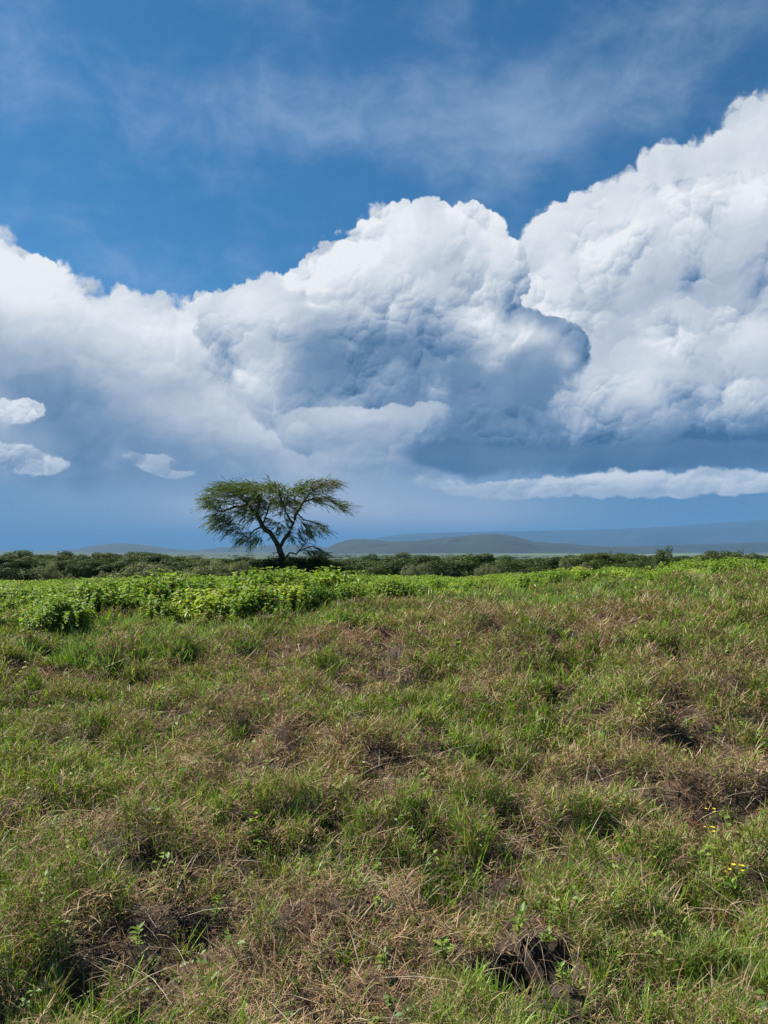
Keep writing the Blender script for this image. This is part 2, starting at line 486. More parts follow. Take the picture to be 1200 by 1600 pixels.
def mrange(nt, v, a, b):
    n = nt.nodes.new('ShaderNodeMapRange'); n.interpolation_type = 'SMOOTHSTEP'
    nt.links.new(v, n.inputs[0]); n.inputs[1].default_value = a; n.inputs[2].default_value = b
    return n.outputs[0]

def leaf_mat(name, trans=0.35, gloss=0.03, grough=0.45, tmul=(1.15, 1.25, 0.6)):
    """thin leaf: diffuse both sides, some light through it, a little sheen; colour from each leaf's own tint"""
    m, nt, out = nodes_mat(name)
    at = nt.nodes.new('ShaderNodeAttribute'); at.attribute_name = 'tint'
    d = nt.nodes.new('ShaderNodeBsdfDiffuse'); t = nt.nodes.new('ShaderNodeBsdfTranslucent'); g = nt.nodes.new('ShaderNodeBsdfGlossy')
    g.inputs['Roughness'].default_value = grough
    nt.links.new(at.outputs[0], d.inputs[0])
    nt.links.new(mmix(nt, 1.0, at.outputs[0], tmul, 'MULTIPLY'), t.inputs[0])
    a = nt.nodes.new('ShaderNodeMixShader'); a.inputs[0].default_value = trans
    nt.links.new(d.outputs[0], a.inputs[1]); nt.links.new(t.outputs[0], a.inputs[2])
    b = nt.nodes.new('ShaderNodeMixShader'); b.inputs[0].default_value = gloss
    nt.links.new(a.outputs[0], b.inputs[1]); nt.links.new(g.outputs[0], b.inputs[2])
    nt.links.new(b.outputs[0], out.inputs[0])
    return m
M_grass = leaf_mat('grass_blade', 0.30, 0.03, 0.5)
M_straw = leaf_mat('dry_straw', 0.12, 0.02, 0.5, (1.1, 1.0, 0.8))
M_leaf = leaf_mat('green_leaf', 0.36, 0.03, 0.5)
M_acacia = leaf_mat('acacia_leaf', 0.22, 0.02, 0.5)

def wood_mat(name, a, b):
    m, nt, out = nodes_mat(name)
    tc_ = nt.nodes.new('ShaderNodeTexCoord')
    mp = nt.nodes.new('ShaderNodeMapping'); mp.inputs['Scale'].default_value = (6, 6, 1.5)
    nt.links.new(tc_.outputs['Object'], mp.inputs[0])
    c = mramp(nt, mnoise(nt, mp.outputs[0], 2.0, 5, 0.7), [(0.3, a), (0.7, b)])
    p = nt.nodes.new('ShaderNodeBsdfPrincipled'); nt.links.new(c, p.inputs['Base Color']); p.inputs['Roughness'].default_value = 0.85
    nt.links.new(p.outputs[0], out.inputs[0])
    return m
M_bark = wood_mat('acacia_bark', (0.045, 0.034, 0.024), (0.12, 0.085, 0.05))
M_twig = wood_mat('dry_twig', (0.10, 0.07, 0.045), (0.24, 0.18, 0.11))

# ground sheet ----------------------------------------------------
def ground_material():
    m, nt, out = nodes_mat('ground_soil')
    geo = nt.nodes.new('ShaderNodeNewGeometry'); pos = geo.outputs['Position']
    sp = nt.nodes.new('ShaderNodeSeparateXYZ'); nt.links.new(pos, sp.inputs[0])
    n1 = mnoise(nt, pos, 2.2, 6, 0.65); n2 = mnoise(nt, pos, 28, 4, 0.6)
    soil = mramp(nt, n1, [(0.3, (0.030, 0.021, 0.014)), (0.56, (0.055, 0.036, 0.022)), (0.72, (0.17, 0.08, 0.045))])
    soil = mmix(nt, 0.6, soil, mramp(nt, n2, [(0.3, (0.5, 0.5, 0.5)), (0.7, (1.3, 1.25, 1.2))]), 'MULTIPLY')
    field = mramp(nt, mnoise(nt, pos, 0.5, 5, 0.6), [(0.3, (0.045, 0.07, 0.02)), (0.7, (0.09, 0.12, 0.035))])
    wood = mramp(nt, mnoise(nt, pos, 0.02, 6, 0.7), [(0.3, (0.022, 0.04, 0.016)), (0.7, (0.05, 0.075, 0.028))])
    mp = nt.nodes.new('ShaderNodeMapping'); mp.inputs['Scale'].default_value = (0.35, 1.0, 1.0); nt.links.new(pos, mp.inputs[0])
    wd = mrange(nt, sp.outputs[0], -400, 1500)
    far = mramp(nt, mnoise(nt, mp.outputs[0], 0.0011, 5, 0.6), [(0.40, (0.03, 0.055, 0.022)), (0.50, (0.05, 0.08, 0.03)), (0.56, (0.13, 0.18, 0.075)), (0.7, (0.19, 0.23, 0.11))])
    far = mmix(nt, wd, (0.03, 0.052, 0.022), far)
    for (cx, cy, rx, ry) in BARE:
        q = nt.nodes.new('ShaderNodeVectorMath'); q.operation = 'MULTIPLY_ADD'; nt.links.new(pos, q.inputs[0])
        q.inputs[1].default_value = (1 / rx, 1 / ry, 0); q.inputs[2].default_value = (-cx / rx, -cy / ry, 0)
        l_ = nt.nodes.new('ShaderNodeVectorMath'); l_.operation = 'LENGTH'; nt.links.new(q.outputs[0], l_.inputs[0])
        soil = mmix(nt, mrange(nt, l_.outputs['Value'], 1.5, 0.8), soil, mramp(nt, n2, [(0.3, (0.13, 0.05, 0.028)), (0.7, (0.26, 0.12, 0.07))]))
    c = mmix(nt, mrange(nt, sp.outputs[1], 9, 16), soil, field)
    c = mmix(nt, mrange(nt, sp.outputs[1], 55, 110), c, wood)
    c = mmix(nt, mrange(nt, sp.outputs[1], 2200, 3800), c, far)
    p = nt.nodes.new('ShaderNodeBsdfPrincipled'); nt.links.new(c, p.inputs['Base Color']); p.inputs['Roughness'].default_value = 0.95
    bp = nt.nodes.new('ShaderNodeBump'); bp.inputs['Strength'].default_value = 0.7; bp.inputs['Distance'].default_value = 0.02
    nt.links.new(n2, bp.inputs['Height']); nt.links.new(bp.outputs[0], p.inputs['Normal'])
    nt.links.new(p.outputs[0], out.inputs[0])
    return m
rows = np.concatenate((np.linspace(-60, -4, 20)[:-1], np.linspace(-4, 2, 40)[:-1], np.arange(2, 14, 0.045), 14 * (70000 / 14) ** np.linspace(0, 1, 330)))
tt = np.linspace(-1, 1, 421); tt = np.sign(tt) * (0.75 * np.abs(tt) + 0.25 * np.abs(tt) ** 3)
gx, gy = np.meshgrid(tt, rows)
gx = gx * (9 + 1.0 * np.clip(gy, 0, None) + np.clip(-gy, 0, None))
gzv = gz(gx, gy)
nr, nc = gx.shape
V = np.stack((gx, gy, gzv), -1).reshape(-1, 3)
i = np.arange(nr - 1)[:, None] * nc + np.arange(nc - 1)[None, :]
loops = np.stack((i, i + 1, i + nc + 1, i + nc), -1).reshape(-1)
g = link('ground', mesh_np('ground', V, np.full((nr - 1) * (nc - 1), 4), loops, ground_material(), smooth=True))
tag(g, 'reddish brown earth of the bank and the wide plain behind it', kind='structure')

# ---------------------------------------------------------------- blades
def blades(base, az, lean0, lean1, length, width, twist):
    """curved ribbons; lean0/lean1 = angle from the vertical at foot and tip"""
    n = len(base)
    hx, hy = np.cos(az), np.sin(az)
    ts = [0, 0.38, 0.72, 1.0]
    P_ = []
    p = base.copy(); P_.append(p)
    for k in range(3):
        a = lean0 + (lean1 - lean0) * (ts[k] + ts[k + 1]) / 2
        L = length * (ts[k + 1] - ts[k])
        d = np.stack((hx * np.sin(a) * L, hy * np.sin(a) * L, np.cos(a) * L), -1)
        p = p + d; P_.append(p)
    wx, wy = -np.sin(az + twist), np.cos(az + twist)
    w = np.stack((wx, wy, np.zeros(n)), -1) * (width * 0.5)[:, None]
    v = np.empty((n, 7, 3))
    v[:, 0] = P_[0] - w * 0.8; v[:, 1] = P_[0] + w * 0.8
    v[:, 2] = P_[1] - w; v[:, 3] = P_[1] + w
    v[:, 4] = P_[2] - w * 0.75; v[:, 5] = P_[2] + w * 0.75
    v[:, 6] = P_[3]
    idx = np.array([0, 1, 3, 2, 2, 3, 5, 4, 4, 5, 6])
    loops = (np.arange(n)[:, None] * 7 + idx[None, :]).reshape(-1)
    sizes = np.tile([4, 4, 3], n)
    return v.reshape(-1, 3), sizes, loops

def crest(x, y):
    """0 on the open bank, 1 where the leafy field behind it has begun"""
    t = x / np.maximum(y, 1) / 0.5
    yc = np.interp(t, [-1.2, -1, -0.5, 0, 0.4, 0.7, 1.0, 1.3], [9.0, 9.0, 9.2, 10.4, 12.6, 13.0, 13.2, 13.3]) + (fbm(x * 0.6, y * 0.6, 77, 3) - 0.5) * 1.8
    return y - yc

def scatter(n, y0, y1, power):
    """points over the viewed wedge and a margin, density ~ y**-power"""
    u = rng.random(n)
    a = 2 - power
    y = (y0 ** a + u * (y1 ** a - y0 ** a)) ** (1 / a)
    x = (rng.random(n) * 2 - 1) * (0.60 * y + 1.7)
    return x, y

def pick(cols, n):
    cols = np.array(cols); k = rng.integers(0, len(cols), n); k2 = rng.integers(0, len(cols), n)
    f = rng.random(n)[:, None]
    return (cols[k] * f + cols[k2] * (1 - f)) * (0.75 + 0.5 * rng.random(n)[:, None])

STRAW = [(0.38, 0.26, 0.14), (0.27, 0.155, 0.09), (0.44, 0.33, 0.20), (0.17, 0.095, 0.06), (0.30, 0.21, 0.14), (0.36, 0.20, 0.11), (0.26, 0.21, 0.075)]
GREEN = [(0.14, 0.24, 0.02), (0.19, 0.33, 0.03), (0.25, 0.37, 0.035), (0.12, 0.20, 0.03), (0.28, 0.36, 0.045)]
BLUEG = [(0.17, 0.31, 0.065), (0.24, 0.39, 0.10), (0.15, 0.26, 0.05), (0.31, 0.42, 0.15)]
YELG = [(0.24, 0.30, 0.05), (0.19, 0.25, 0.04), (0.29, 0.27, 0.08)]

def green_mask(x, y):
    m = fbm(x * 1.1 + 3, y * 1.1, 51, 4, 0.6)
    m = m + 0.14 * smooth01(y, 7.2, 9.5) + 0.06 * smooth01(x / np.maximum(y, 1), 0.0, 0.5) * smooth01(y, 3.5, 6)
    for (px, py, rx, ry, a) in GMASK:
        m = m + a * np.exp(-((x - px) / rx) ** 2 - ((y - py) / ry) ** 2)
    return m
GMASK = []
for (px, py, rx, ry, a) in [(110, 1150, 0.9, 0.9, 0.10), (30, 1280, 0.4, 0.5, 0.14), (760, 1120, 0.9, 0.7, 0.12), (950, 1100, 1.2, 0.8, 0.10), (1180, 1570, 0.35, 0.2, 0.25),
                            (560, 1280, 0.4, 0.2, 0.10), (640, 1090, 1.0, 0.4, -0.08), (500, 1010, 1.6, 0.5, -0.12), (40, 1070, 0.8, 0.4, -0.14), (900, 960, 2.0, 0.6, -0.06),
                            (1120, 1310, 0.6, 0.3, -0.16), (600, 1500, 0.8, 0.3, -0.10), (480, 1080, 1.0, 0.5, -0.10), (300, 1000, 2.0, 0.4, 0.12), (1150, 1010, 1.5, 0.7, 0.14),
                            (60, 1500, 0.4, 0.3, -0.08), (450, 1400, 0.4, 0.3, -0.06), (960, 1500, 0.5, 0.3, -0.06), (800, 1240, 0.6, 0.3, -0.08)]:
    x, y = hit(px, py); GMASK.append((x, y, rx, ry, a))

def pit_depth(x, y):
    d = np.zeros_like(x)
    for (cx, cy, rx, ry, dp) in PITS[:1]:
        d = np.maximum(d, 1 - smooth01(((x - cx) / rx) ** 2 + ((y - cy) / ry) ** 2, 0.5, 1.2))
    return np.maximum(d, 0.9 * bare(x, y))

def canopy(x, y):
    """height of the standing grass: lumpy tussocks with dark gaps between"""
    a = fbm(x * 3.8 + 9, y * 4.6, 131, 3, 0.55); b_ = fbm(x * 10, y * 11.5, 141, 2, 0.5)
    t = smooth01(0.68 * a + 0.32 * b_, 0.40, 0.56)
    return (0.004 + 0.165 * t) * (0.7 + 0.6 * vnoise(x * 0.8, y * 0.8, 151)), t

# dead thatch: thin curled straws lying over each other
x, y = scatter(780000, 1.9, 15, 1.35)
gm = green_mask(x, y); soil_n = fbm(x * 1.7 + 40, y * 1.7, 91, 3)
keep = (rng.random(len(x)) < np.clip(1.25 - (gm - 0.45) * 2.2, 0.45, 1)) & (crest(x, y) < 1.0) & (rng.random(len(x)) > pit_depth(x, y) * 0.93) & (rng.random(len(x)) > 0.8 * smooth01(soil_n, 0.72, 0.84))
hc, tc_ = canopy(x, y); keep &= rng.random(len(x)) < 0.50 + 0.50 * tc_
x, y = x[keep], y[keep]; n = len(x)
sc = np.clip((y / 3.0) ** 0.62, 0.8, 3)
hc, tc_ = canopy(x, y); lay = hc * rng.random(n) ** 0.55
b = np.stack((x, y, gz(x, y) + lay - 0.004), -1)
l0 = R(30) + rng.random(n) * R(65)
v, s_, lp = blades(b, rng.random(n) * 6.283, l0, l0 + (rng.random(n) - 0.25) * R(80), (0.035 + 0.11 * rng.random(n) ** 2) * (0.8 + sc * 0.2), (0.0018 + 0.0022 * rng.random(n)) * sc ** 1.4, rng.random(n) * 3)
c = pick(STRAW, n)
c *= (0.55 + 0.9 * fbm(x * 2.3, y * 2.3, 62, 3))[:, None]
o = link('dry_grass', mesh_np('dry_grass', v, s_, lp, M_straw, np.repeat(c, 7, 0)))
tag(o, 'brown and straw coloured dead grass matted over the bank', 'grass', kind='stuff')
# long bleached stalks lying across the mat
n = 3400
x, y = scatter(n, 2.0, 12, 1.2)
b = np.stack((x, y, gz(x, y) + 0.03 + 0.04 * rng.random(n)), -1)
l0 = R(62) + rng.random(n) * R(20)
v1, s1, lp1 = blades(b, rng.random(n) * 6.283, l0, l0 + R(10) + rng.random(n) * R(30), 0.18 + 0.25 * rng.random(n), (0.0022 + 0.001 * rng.random(n)) * np.clip(y / 3, 1, 3) ** 0.8, rng.random(n) * 3)
c = pick([(0.42, 0.35, 0.25), (0.34, 0.27, 0.18), (0.46, 0.40, 0.31)], n)
# roots and stalks hanging in the mouth of the hollow
cx, cy, rx, ry, dp = PITS[0]
n2 = 60
x2 = cx + (rng.random(n2) - 0.5) * rx * 2.2; y2 = cy + ry * (0.7 + 0.5 * rng.random(n2))
b2 = np.stack((x2, y2, gz(x2, y2) + 0.02), -1)
v2, s2, lp2 = blades(b2, R(-90) + (rng.random(n2) - 0.5) * R(120), R(60) + rng.random(n2) * R(40), R(120) + rng.random(n2) * R(40), 0.12 + 0.2 * rng.random(n2), np.full(n2, 0.0022), rng.random(n2) * 3)
c2 = pick([(0.42, 0.35, 0.25), (0.34, 0.24, 0.16)], n2)
o = link('long_stalks', mesh_np('long_stalks', np.concatenate((v1, v2)), np.concatenate((s1, s2)), np.concatenate((lp1, lp2 + len(v1))), M_straw, np.repeat(np.concatenate((c, c2)), 7, 0)))
tag(o, 'long pale dead stalks lying loose across the grassy bank', 'grass', kind='stuff')

# green grass in tufts
def tufts(nt_, y0, y1, power, per, test, cols, lmin, lmax, wid, spread, rad, ride=0.85):
    """grass in tufts; ride = how far up the dead mat the blades start"""
    x, y = scatter(nt_, y0, y1, power)
    k = test(x, y); x, y = x[k], y[k]
    if ride: k = rng.random(len(x)) < 0.25 + 0.75 * canopy(x, y)[1]; x, y = x[k], y[k]
    m = len(x); size = 0.6 + 0.8 * rng.random(m)
    per = rng.integers(per[0], per[1], m)
    T = np.repeat(np.arange(m), per); n = len(T)
    r = np.sqrt(rng.random(n)) * rad * size[T] * np.clip((y[T] / 3) ** 0.45, 0.9, 2); th = rng.random(n) * 6.283
    bx, by = x[T] + np.cos(th) * r, y[T] + np.sin(th) * r
    hc, tc_ = canopy(bx, by)
    b = np.stack((bx, by, gz(bx, by) + hc * ride * rng.random(n) ** 0.6 - 0.005), -1)
    az = th + (rng.random(n) - 0.5) * 2.2
    l0 = rng.random(n) * R(30) + R(4); l1 = l0 + rng.random(n) * R(spread)
    scl = np.clip((y[T] / 3.0) ** 0.5, 0.9, 2.4)
    L = (lmin + (lmax - lmin) * rng.random(n)) * size[T]
    tone = pick(cols, m)[T] * (0.8 + 0.4 * rng.random(n)[:, None])
    dead = rng.random(n) < 0.14
    tone[dead] = pick(STRAW + YELG, int(dead.sum()))
    v, s_, lp = blades(b, az, l0, l1, L, (wid[0] + (wid[1] - wid[0]) * rng.random(n)) * scl ** 1.3, (rng.random(n) - 0.5) * 2.0)
    return v, s_, lp, np.repeat(tone, 7, 0)

def join(parts):
    off = 0; V_, S_, L_, C_ = [], [], [], []
    for v, s_, lp, c in parts:
        V_.append(v); S_.append(s_); L_.append(lp + off); C_.append(c); off += len(v)
    return np.concatenate(V_), np.concatenate(S_), np.concatenate(L_), np.concatenate(C_)

parts = []
def t_green(x, y):
    g_ = green_mask(x, y)
    return (rng.random(len(x)) < smooth01(g_, 0.42, 0.59) + 0.16) & (crest(x, y) < 1.5) & (pit_depth(x, y) < 0.25)
parts.append(tufts(36000, 1.9, 15, 1.35, (7, 18), t_green, GREEN, 0.04, 0.11, (0.003, 0.0052), 75, 0.03))
def t_yel(x, y):
    return (rng.random(len(x)) < 0.62 * smooth01(fbm(x * 1.5, y * 1.5, 88, 3), 0.45, 0.62)) & (crest(x, y) < 0.8) & (pit_depth(x, y) < 0.25)
parts.append(tufts(32000, 1.9, 13, 1.35, (6, 12), t_yel, YELG + GREEN[2:3], 0.035, 0.085, (0.0022, 0.0038), 90, 0.04))
def t_low(x, y):
    return (rng.random(len(x)) < 0.28 + 0.40 * smooth01(green_mask(x, y), 0.40, 0.56)) & (crest(x, y) < 1.5) & (pit_depth(x, y) < 0.25)
parts.append(tufts(36000, 1.9, 14, 1.5, (4, 9), t_low, GREEN + YELG, 0.025, 0.065, (0.0024, 0.004), 95, 0.035))
# taller bright tufts here and there
def t_tall(x, y):
    return (rng.random(len(x)) < smooth01(green_mask(x, y), 0.44, 0.60)) & (crest(x, y) < 1.5) & (pit_depth(x, y) < 0.25)
parts.append(tufts(8500, 2.0, 14, 1.2, (10, 22), t_tall, GREEN[:3], 0.07, 0.16, (0.0035, 0.006), 60, 0.03, 0.3))
# verge in the bottom right corner
vx, vy = hit(1185, 1585)
def t_verge(x, y):
    return ((x - vx) / 0.30) ** 2 + ((y - vy) / 0.13) ** 2 < 1.0 + (rng.random(len(x)) - 0.5)
parts.append(tufts(60000, 1.7, 3.0, 1.0, (6, 12), t_verge, [(0.16, 0.24, 0.04), (0.20, 0.26, 0.06)], 0.05, 0.10, (0.002, 0.0035), 55, 0.02))
v, s_, lp, c = join(parts)
o = link('green_grass', mesh_np('green_grass', v, s_, lp, M_grass, c))
tag(o, 'short green grass growing in tufts through the dead mat of the bank', 'grass', kind='stuff')
print('green grass verts', len(v))
# the band of lusher, bluish grass along the top of the bank
def t_crest(x, y):
    c_ = crest(x, y)
    return (c_ > -2.6 - 2.4 * smooth01(x / np.maximum(y, 1), 0.0, 0.4) + 1.6 * fbm(x * 0.8, y * 0.8, 33, 2)) & (c_ < 2.4) & (rng.random(len(x)) < smooth01(fbm(x * 1.2, y * 1.2, 99, 3), 0.34, 0.5) * 0.9 + 0.1)
def t_field(x, y):
    return (crest(x, y) > 0.2) & (rng.random(len(x)) < 0.8)
parts = [tufts(24000, 6.5, 17, 1.0, (10, 20), t_crest, BLUEG + GREEN[:2], 0.09, 0.21, (0.0035, 0.006), 70, 0.05, 0),
         tufts(9000, 9, 40, 1.0, (6, 12), t_field, YELG + BLUEG + GREEN, 0.15, 0.36, (0.005, 0.009), 60, 0.08, 0)]
v, s_, lp, c = join(parts)
o = link('tall_grass', mesh_np('tall_grass', v, s_, lp, M_grass, c))
tag(o, 'lush bluish green grass along the crest of the bank', 'grass', kind='stuff')
print('crest grass verts', len(v))
# ---------------------------------------------------------------- wood and leaves
def tube(pts, rad, sides=6):
    pts = np.asarray(pts, float); n = len(pts)
    t = np.gradient(pts, axis=0); t /= np.linalg.norm(t, axis=1)[:, None] + 1e-9
    ref = np.where(np.abs(t[:, 2:3]) > 0.9, np.array([[1.0, 0, 0]]), np.array([[0, 0, 1.0]]))
    a = np.cross(t, ref); a /= np.linalg.norm(a, axis=1)[:, None] + 1e-9
    b = np.cross(t, a)
    th = np.arange(sides) / sides * 6.2832
    r = np.asarray(rad, float)[:, None, None]
    v = pts[:, None, :] + r * (np.cos(th)[None, :, None] * a[:, None, :] + np.sin(th)[None, :, None] * b[:, None, :])
    i = np.arange(n - 1)[:, None] * sides; j = np.arange(sides)[None, :]; k = (j + 1) % sides
    loops = np.stack((i + j, i + k, i + sides + k, i + sides + j), -1).reshape(-1)
    return v.reshape(-1, 3), np.full((n - 1) * sides, 4), loops

def join3(parts):
    off = 0; V_, S_, L_ = [], [], []
    for v, s_, lp in parts:
        V_.append(v); S_.append(s_); L_.append(lp + off); off += len(v)
    return np.concatenate(V_), np.concatenate(S_), np.concatenate(L_)

def unit(v): return v / (np.linalg.norm(v, axis=-1, keepdims=True) + 1e-9)

def leaves(p, d, n_, L, W, fold=0.25, droop=0.0):
    """pointed leaves folded along the midrib: foot, two sides, mid, tip. p foot, d direction, n_ upward normal hint"""
    n = len(p); d = unit(d)
    s = unit(np.cross(d, n_)); u = np.cross(s, d)
    L = L[:, None]; W = W[:, None]
    mid = p + d * L * 0.45
    tip = p + d * L - u * L * droop
    v = np.empty((n, 4, 3))
    v[:, 0] = p; v[:, 1] = mid + s * W * 0.5 + u * W * fold; v[:, 2] = tip; v[:, 3] = mid - s * W * 0.5 + u * W * fold
    # two triangles sharing the midrib
    loops = (np.arange(n)[:, None] * 4 + np.array([0, 1, 2, 0, 2, 3])[None, :]).reshape(-1)
    return v.reshape(-1, 3), np.full(n * 2, 3), loops

def rdir(n, zmin=-1, zmax=1):
    z = zmin + (zmax - zmin) * rng.random(n); a = rng.random(n) * 6.2832; r = np.sqrt(np.clip(1 - z * z, 0, 1))
    return np.stack((r * np.cos(a), r * np.sin(a), z), -1)

# ---- leafy weeds of the field: upright stems with whorls of pointed drooping leaves
LEAFC = [(0.20, 0.31, 0.045), (0.15, 0.26, 0.035), (0.26, 0.36, 0.05), (0.12, 0.21, 0.03), (0.30, 0.37, 0.07)]
ARR = {}
def leafy_mesh(w, h, nstem, leaf, tone, dry=0.03):
    st, P_, D_, C_ = [], [], [], []
    for k in range(nstem):
        a = random.random() * 6.283; r = w * 0.5 * math.sqrt(random.random())
        hh = h * (0.62 + 0.38 * random.random()) * (1 - 0.35 * (r / (w * 0.5)) ** 2)
        foot = np.array([math.cos(a) * r * 0.5, math.sin(a) * r * 0.5, -0.03])
        top = np.array([math.cos(a) * r, math.sin(a) * r, hh]) + np.array([random.gauss(0, .03), random.gauss(0, .03), 0])
        pts = [foot + (top - foot) * t + np.array([0, 0, 0.04 * math.sin(t * 3)]) for t in (0, 0.35, 0.7, 1)]
        st.append(tube(pts, [0.006, 0.005, 0.004, 0.002], 4))
        tn = (0.85 + 0.3 * random.random())
        nn = int(hh / h * 15) + 7
        for q in range(nn):
            t = 0.22 + 0.78 * (q / (nn - 1)) ** 0.8
            c = foot + (top - foot) * t
            for e in range(4 if q < nn - 1 else 6):
                az_ = q * 1.57 + e * 1.571 + random.random() * 0.6
                up = 0.75 if q == nn - 1 else 0.25 - 0.25 * random.random()
                rad = (0.03 + 0.09 * (1 - t) + 0.03 * random.random())
                P_.append(c + np.array([math.cos(az_), math.sin(az_), 0.3]) * rad)
                D_.append((math.cos(az_), math.sin(az_), up - 0.45 * random.random()))
                C_.append(tn)
    P_ = np.array(P_); D_ = np.array(D_) + rng.normal(0, 0.25, (len(P_), 3)); n = len(P_)
    L = leaf * (0.7 + 0.6 * rng.random(n)); W = L * (0.48 + 0.12 * rng.random(n))
    N_ = np.tile([0, 0, 1.0], (n, 1)) + rng.normal(0, 0.25, (n, 3))
    v, s_, lp = leaves(P_, D_, N_, L, W, 0.18, 0.28)
    c = pick(tone, n) * np.array(C_)[:, None]
    k = rng.random(n) < dry; c[k] = pick([(0.30, 0.22, 0.10), (0.20, 0.13, 0.06)], int(k.sum()))
    leafs = mesh_np('leaves', v, s_, lp, M_leaf, np.repeat(c, 4, 0)); ARR[leafs.name] = (v, np.repeat(c, 4, 0))
    sv, ss, sl_ = join3(st)
    return leafs, mesh_np('stem', sv, ss, sl_, M_twig)

def plant(name, meshes, loc, rz, sc, label, cat, group=None, parts=('leaves', 'stem')):
    r = empty(name, loc, rz); r.scale = sc
    tag(r, label, cat, group)
    for nm, me in zip(parts, meshes):
        link(nm, me, r)
    return r

leafy = [leafy_mesh(0.75, 0.62, 38, 0.058, LEAFC) for _ in range(3)] + [leafy_mesh(0.85, 0.75, 38, 0.062, LEAFC, 0.06) for _ in range(2)] \
      + [leafy_mesh(0.55, 0.9, 20, 0.075, LEAFC[:3]) for _ in range(2)] + [leafy_mesh(0.8, 0.55, 26, 0.065, [(0.17, 0.21, 0.05), (0.24, 0.22, 0.09), (0.14, 0.2, 0.04)], 0.25)] \
      + [leafy_mesh(0.8, 0.66, 26, 0.078, [(0.30, 0.38, 0.06), (0.36, 0.42, 0.08)], 0.05), leafy_mesh(0.8, 0.6, 34, 0.06, [(0.10, 0.19, 0.03), (0.14, 0.24, 0.04)], 0.05),
         leafy_mesh(0.7, 0.8, 15, 0.075, LEAFC, 0.12)]
# nearest rows first: candidates on a jittered grid, kept where the field has begun
cand = []
yv = 8.0
while yv < 24:
    stp = 0.54 + 0.012 * (yv - 8)
    xv = -0.58 * yv - 0.8
    while xv < 0.58 * yv + 0.8:
        x = xv + random.uniform(-.28, .28); y = yv + random.uniform(-.28, .28)
        cr_ = float(crest(np.array(x), np.array(y))) + (float(fbm(np.array(x * 1.3), np.array(y * 1.3), 321, 2)) - 0.5) * 2.2
        d_ = float(fbm(np.array(x * 0.32), np.array(y * 0.32), 123, 3))
        left = x / y < 0.02 * random.gauss(0, 1) - 0.03
        if cr_ > (0.0 if left else 0.4) and (d_ > (0.34 if left else 0.33) or cr_ > (2.0 if left else 4)) and random.random() > 0.12: cand.append((y, x, cr_, left))
        xv += stp
    yv += stp * 0.9
cand.sort()
print('note shrub candidates', len(cand))
cnt = 0
def field_label(u, y):
    if y < 13:
        return ('bright green leafy bush in the front row of the field, left of the acacia tree', 'front row of leafy bushes on the left') if u < -0.12 else \
               ('bright green leafy bush in the front row of the field, below the acacia tree', 'front row of leafy bushes below the tree')
    if u < -0.12: return 'bright green leafy bush deeper in the field on the left half', 'leafy bushes deeper in the field on the left'
    if u < 0.15: return 'bright green leafy bush in the middle of the field, in front of the dark hill', 'leafy bushes in the middle of the field'
    return 'bright green leafy bush behind the grassy crest on the right', 'leafy bushes behind the crest on the right'
rest = []
# tall individual plants that stand out of the row
for (px, py, Y_, vi, s, lab) in [(176, 895, 14.0, 5, 1.0, 'tall leafy bush rising above the field below the left edge of the pale shrubs'),
                                (455, 882, 15.5, 5, 1.05, 'tall light green leafy plant standing right in front of the acacia trunk'),
                                (205, 910, 13.5, 3, 0.85, 'yellowish green rounded leafy bush beside the tall plant on the left'),
                                (30, 925, 10.6, 3, 0.95, 'broad leafy green bush at the left edge of the field'),
                                (410, 915, 11.2, 4, 1.0, 'full leafy green bush standing just left below the acacia, at the front of the field'),
                                (690, 900, 16.0, 5, 0.85, 'dark leafed upright bush in the open middle of the field')]:
    d = ray(px, py); p = d * (Y_ / d.y); x, y = p.x, p.y; top = p.z + EYE
    z0 = float(gz(x, y)); hgt = max(top - z0, 0.4); base_h = (0.62, 0.62, 0.62, 0.75, 0.75, 0.9, 0.9, 0.55)[vi]
    k = hgt / base_h
    plant('leafy_bush', leafy[vi], (x, y, z0), random.random() * 6.28, (min(k, 1.3), min(k, 1.3), k), lab, 'bush')
for (y, x, cr_, left) in cand:
    z0 = float(gz(x, y))
    u_k = float(np.interp(x / y, [-0.5, -0.14, 0.02], [1, 0.95, 0])); big = 0.76 + 0.08 * u_k
    s = big * random.uniform(0.6, 1.2)
    if cr_ < 0.8: s *= 0.92
    if x / y > 0.30: s *= 0.9
    r_ = random.random()
    vi = random.choice([0, 1, 2, 3, 4, 8, 9, 10, 9, 10]) if r_ < 0.8 else (5 if r_ < 0.81 else (6 if r_ < 0.82 else (7 if r_ < 0.90 else 10)))
    if cnt < 290:
        lab, grp = field_label(x / y, y)
        plant('leafy_bush', leafy[vi], (x, y, z0), random.random() * 6.28, (s * 1.25, s * 1.25, s * (0.72 if vi in (5, 6) else 1)), lab, 'bush', grp); cnt += 1
    else:
        rest.append((x, y, z0, s, vi))

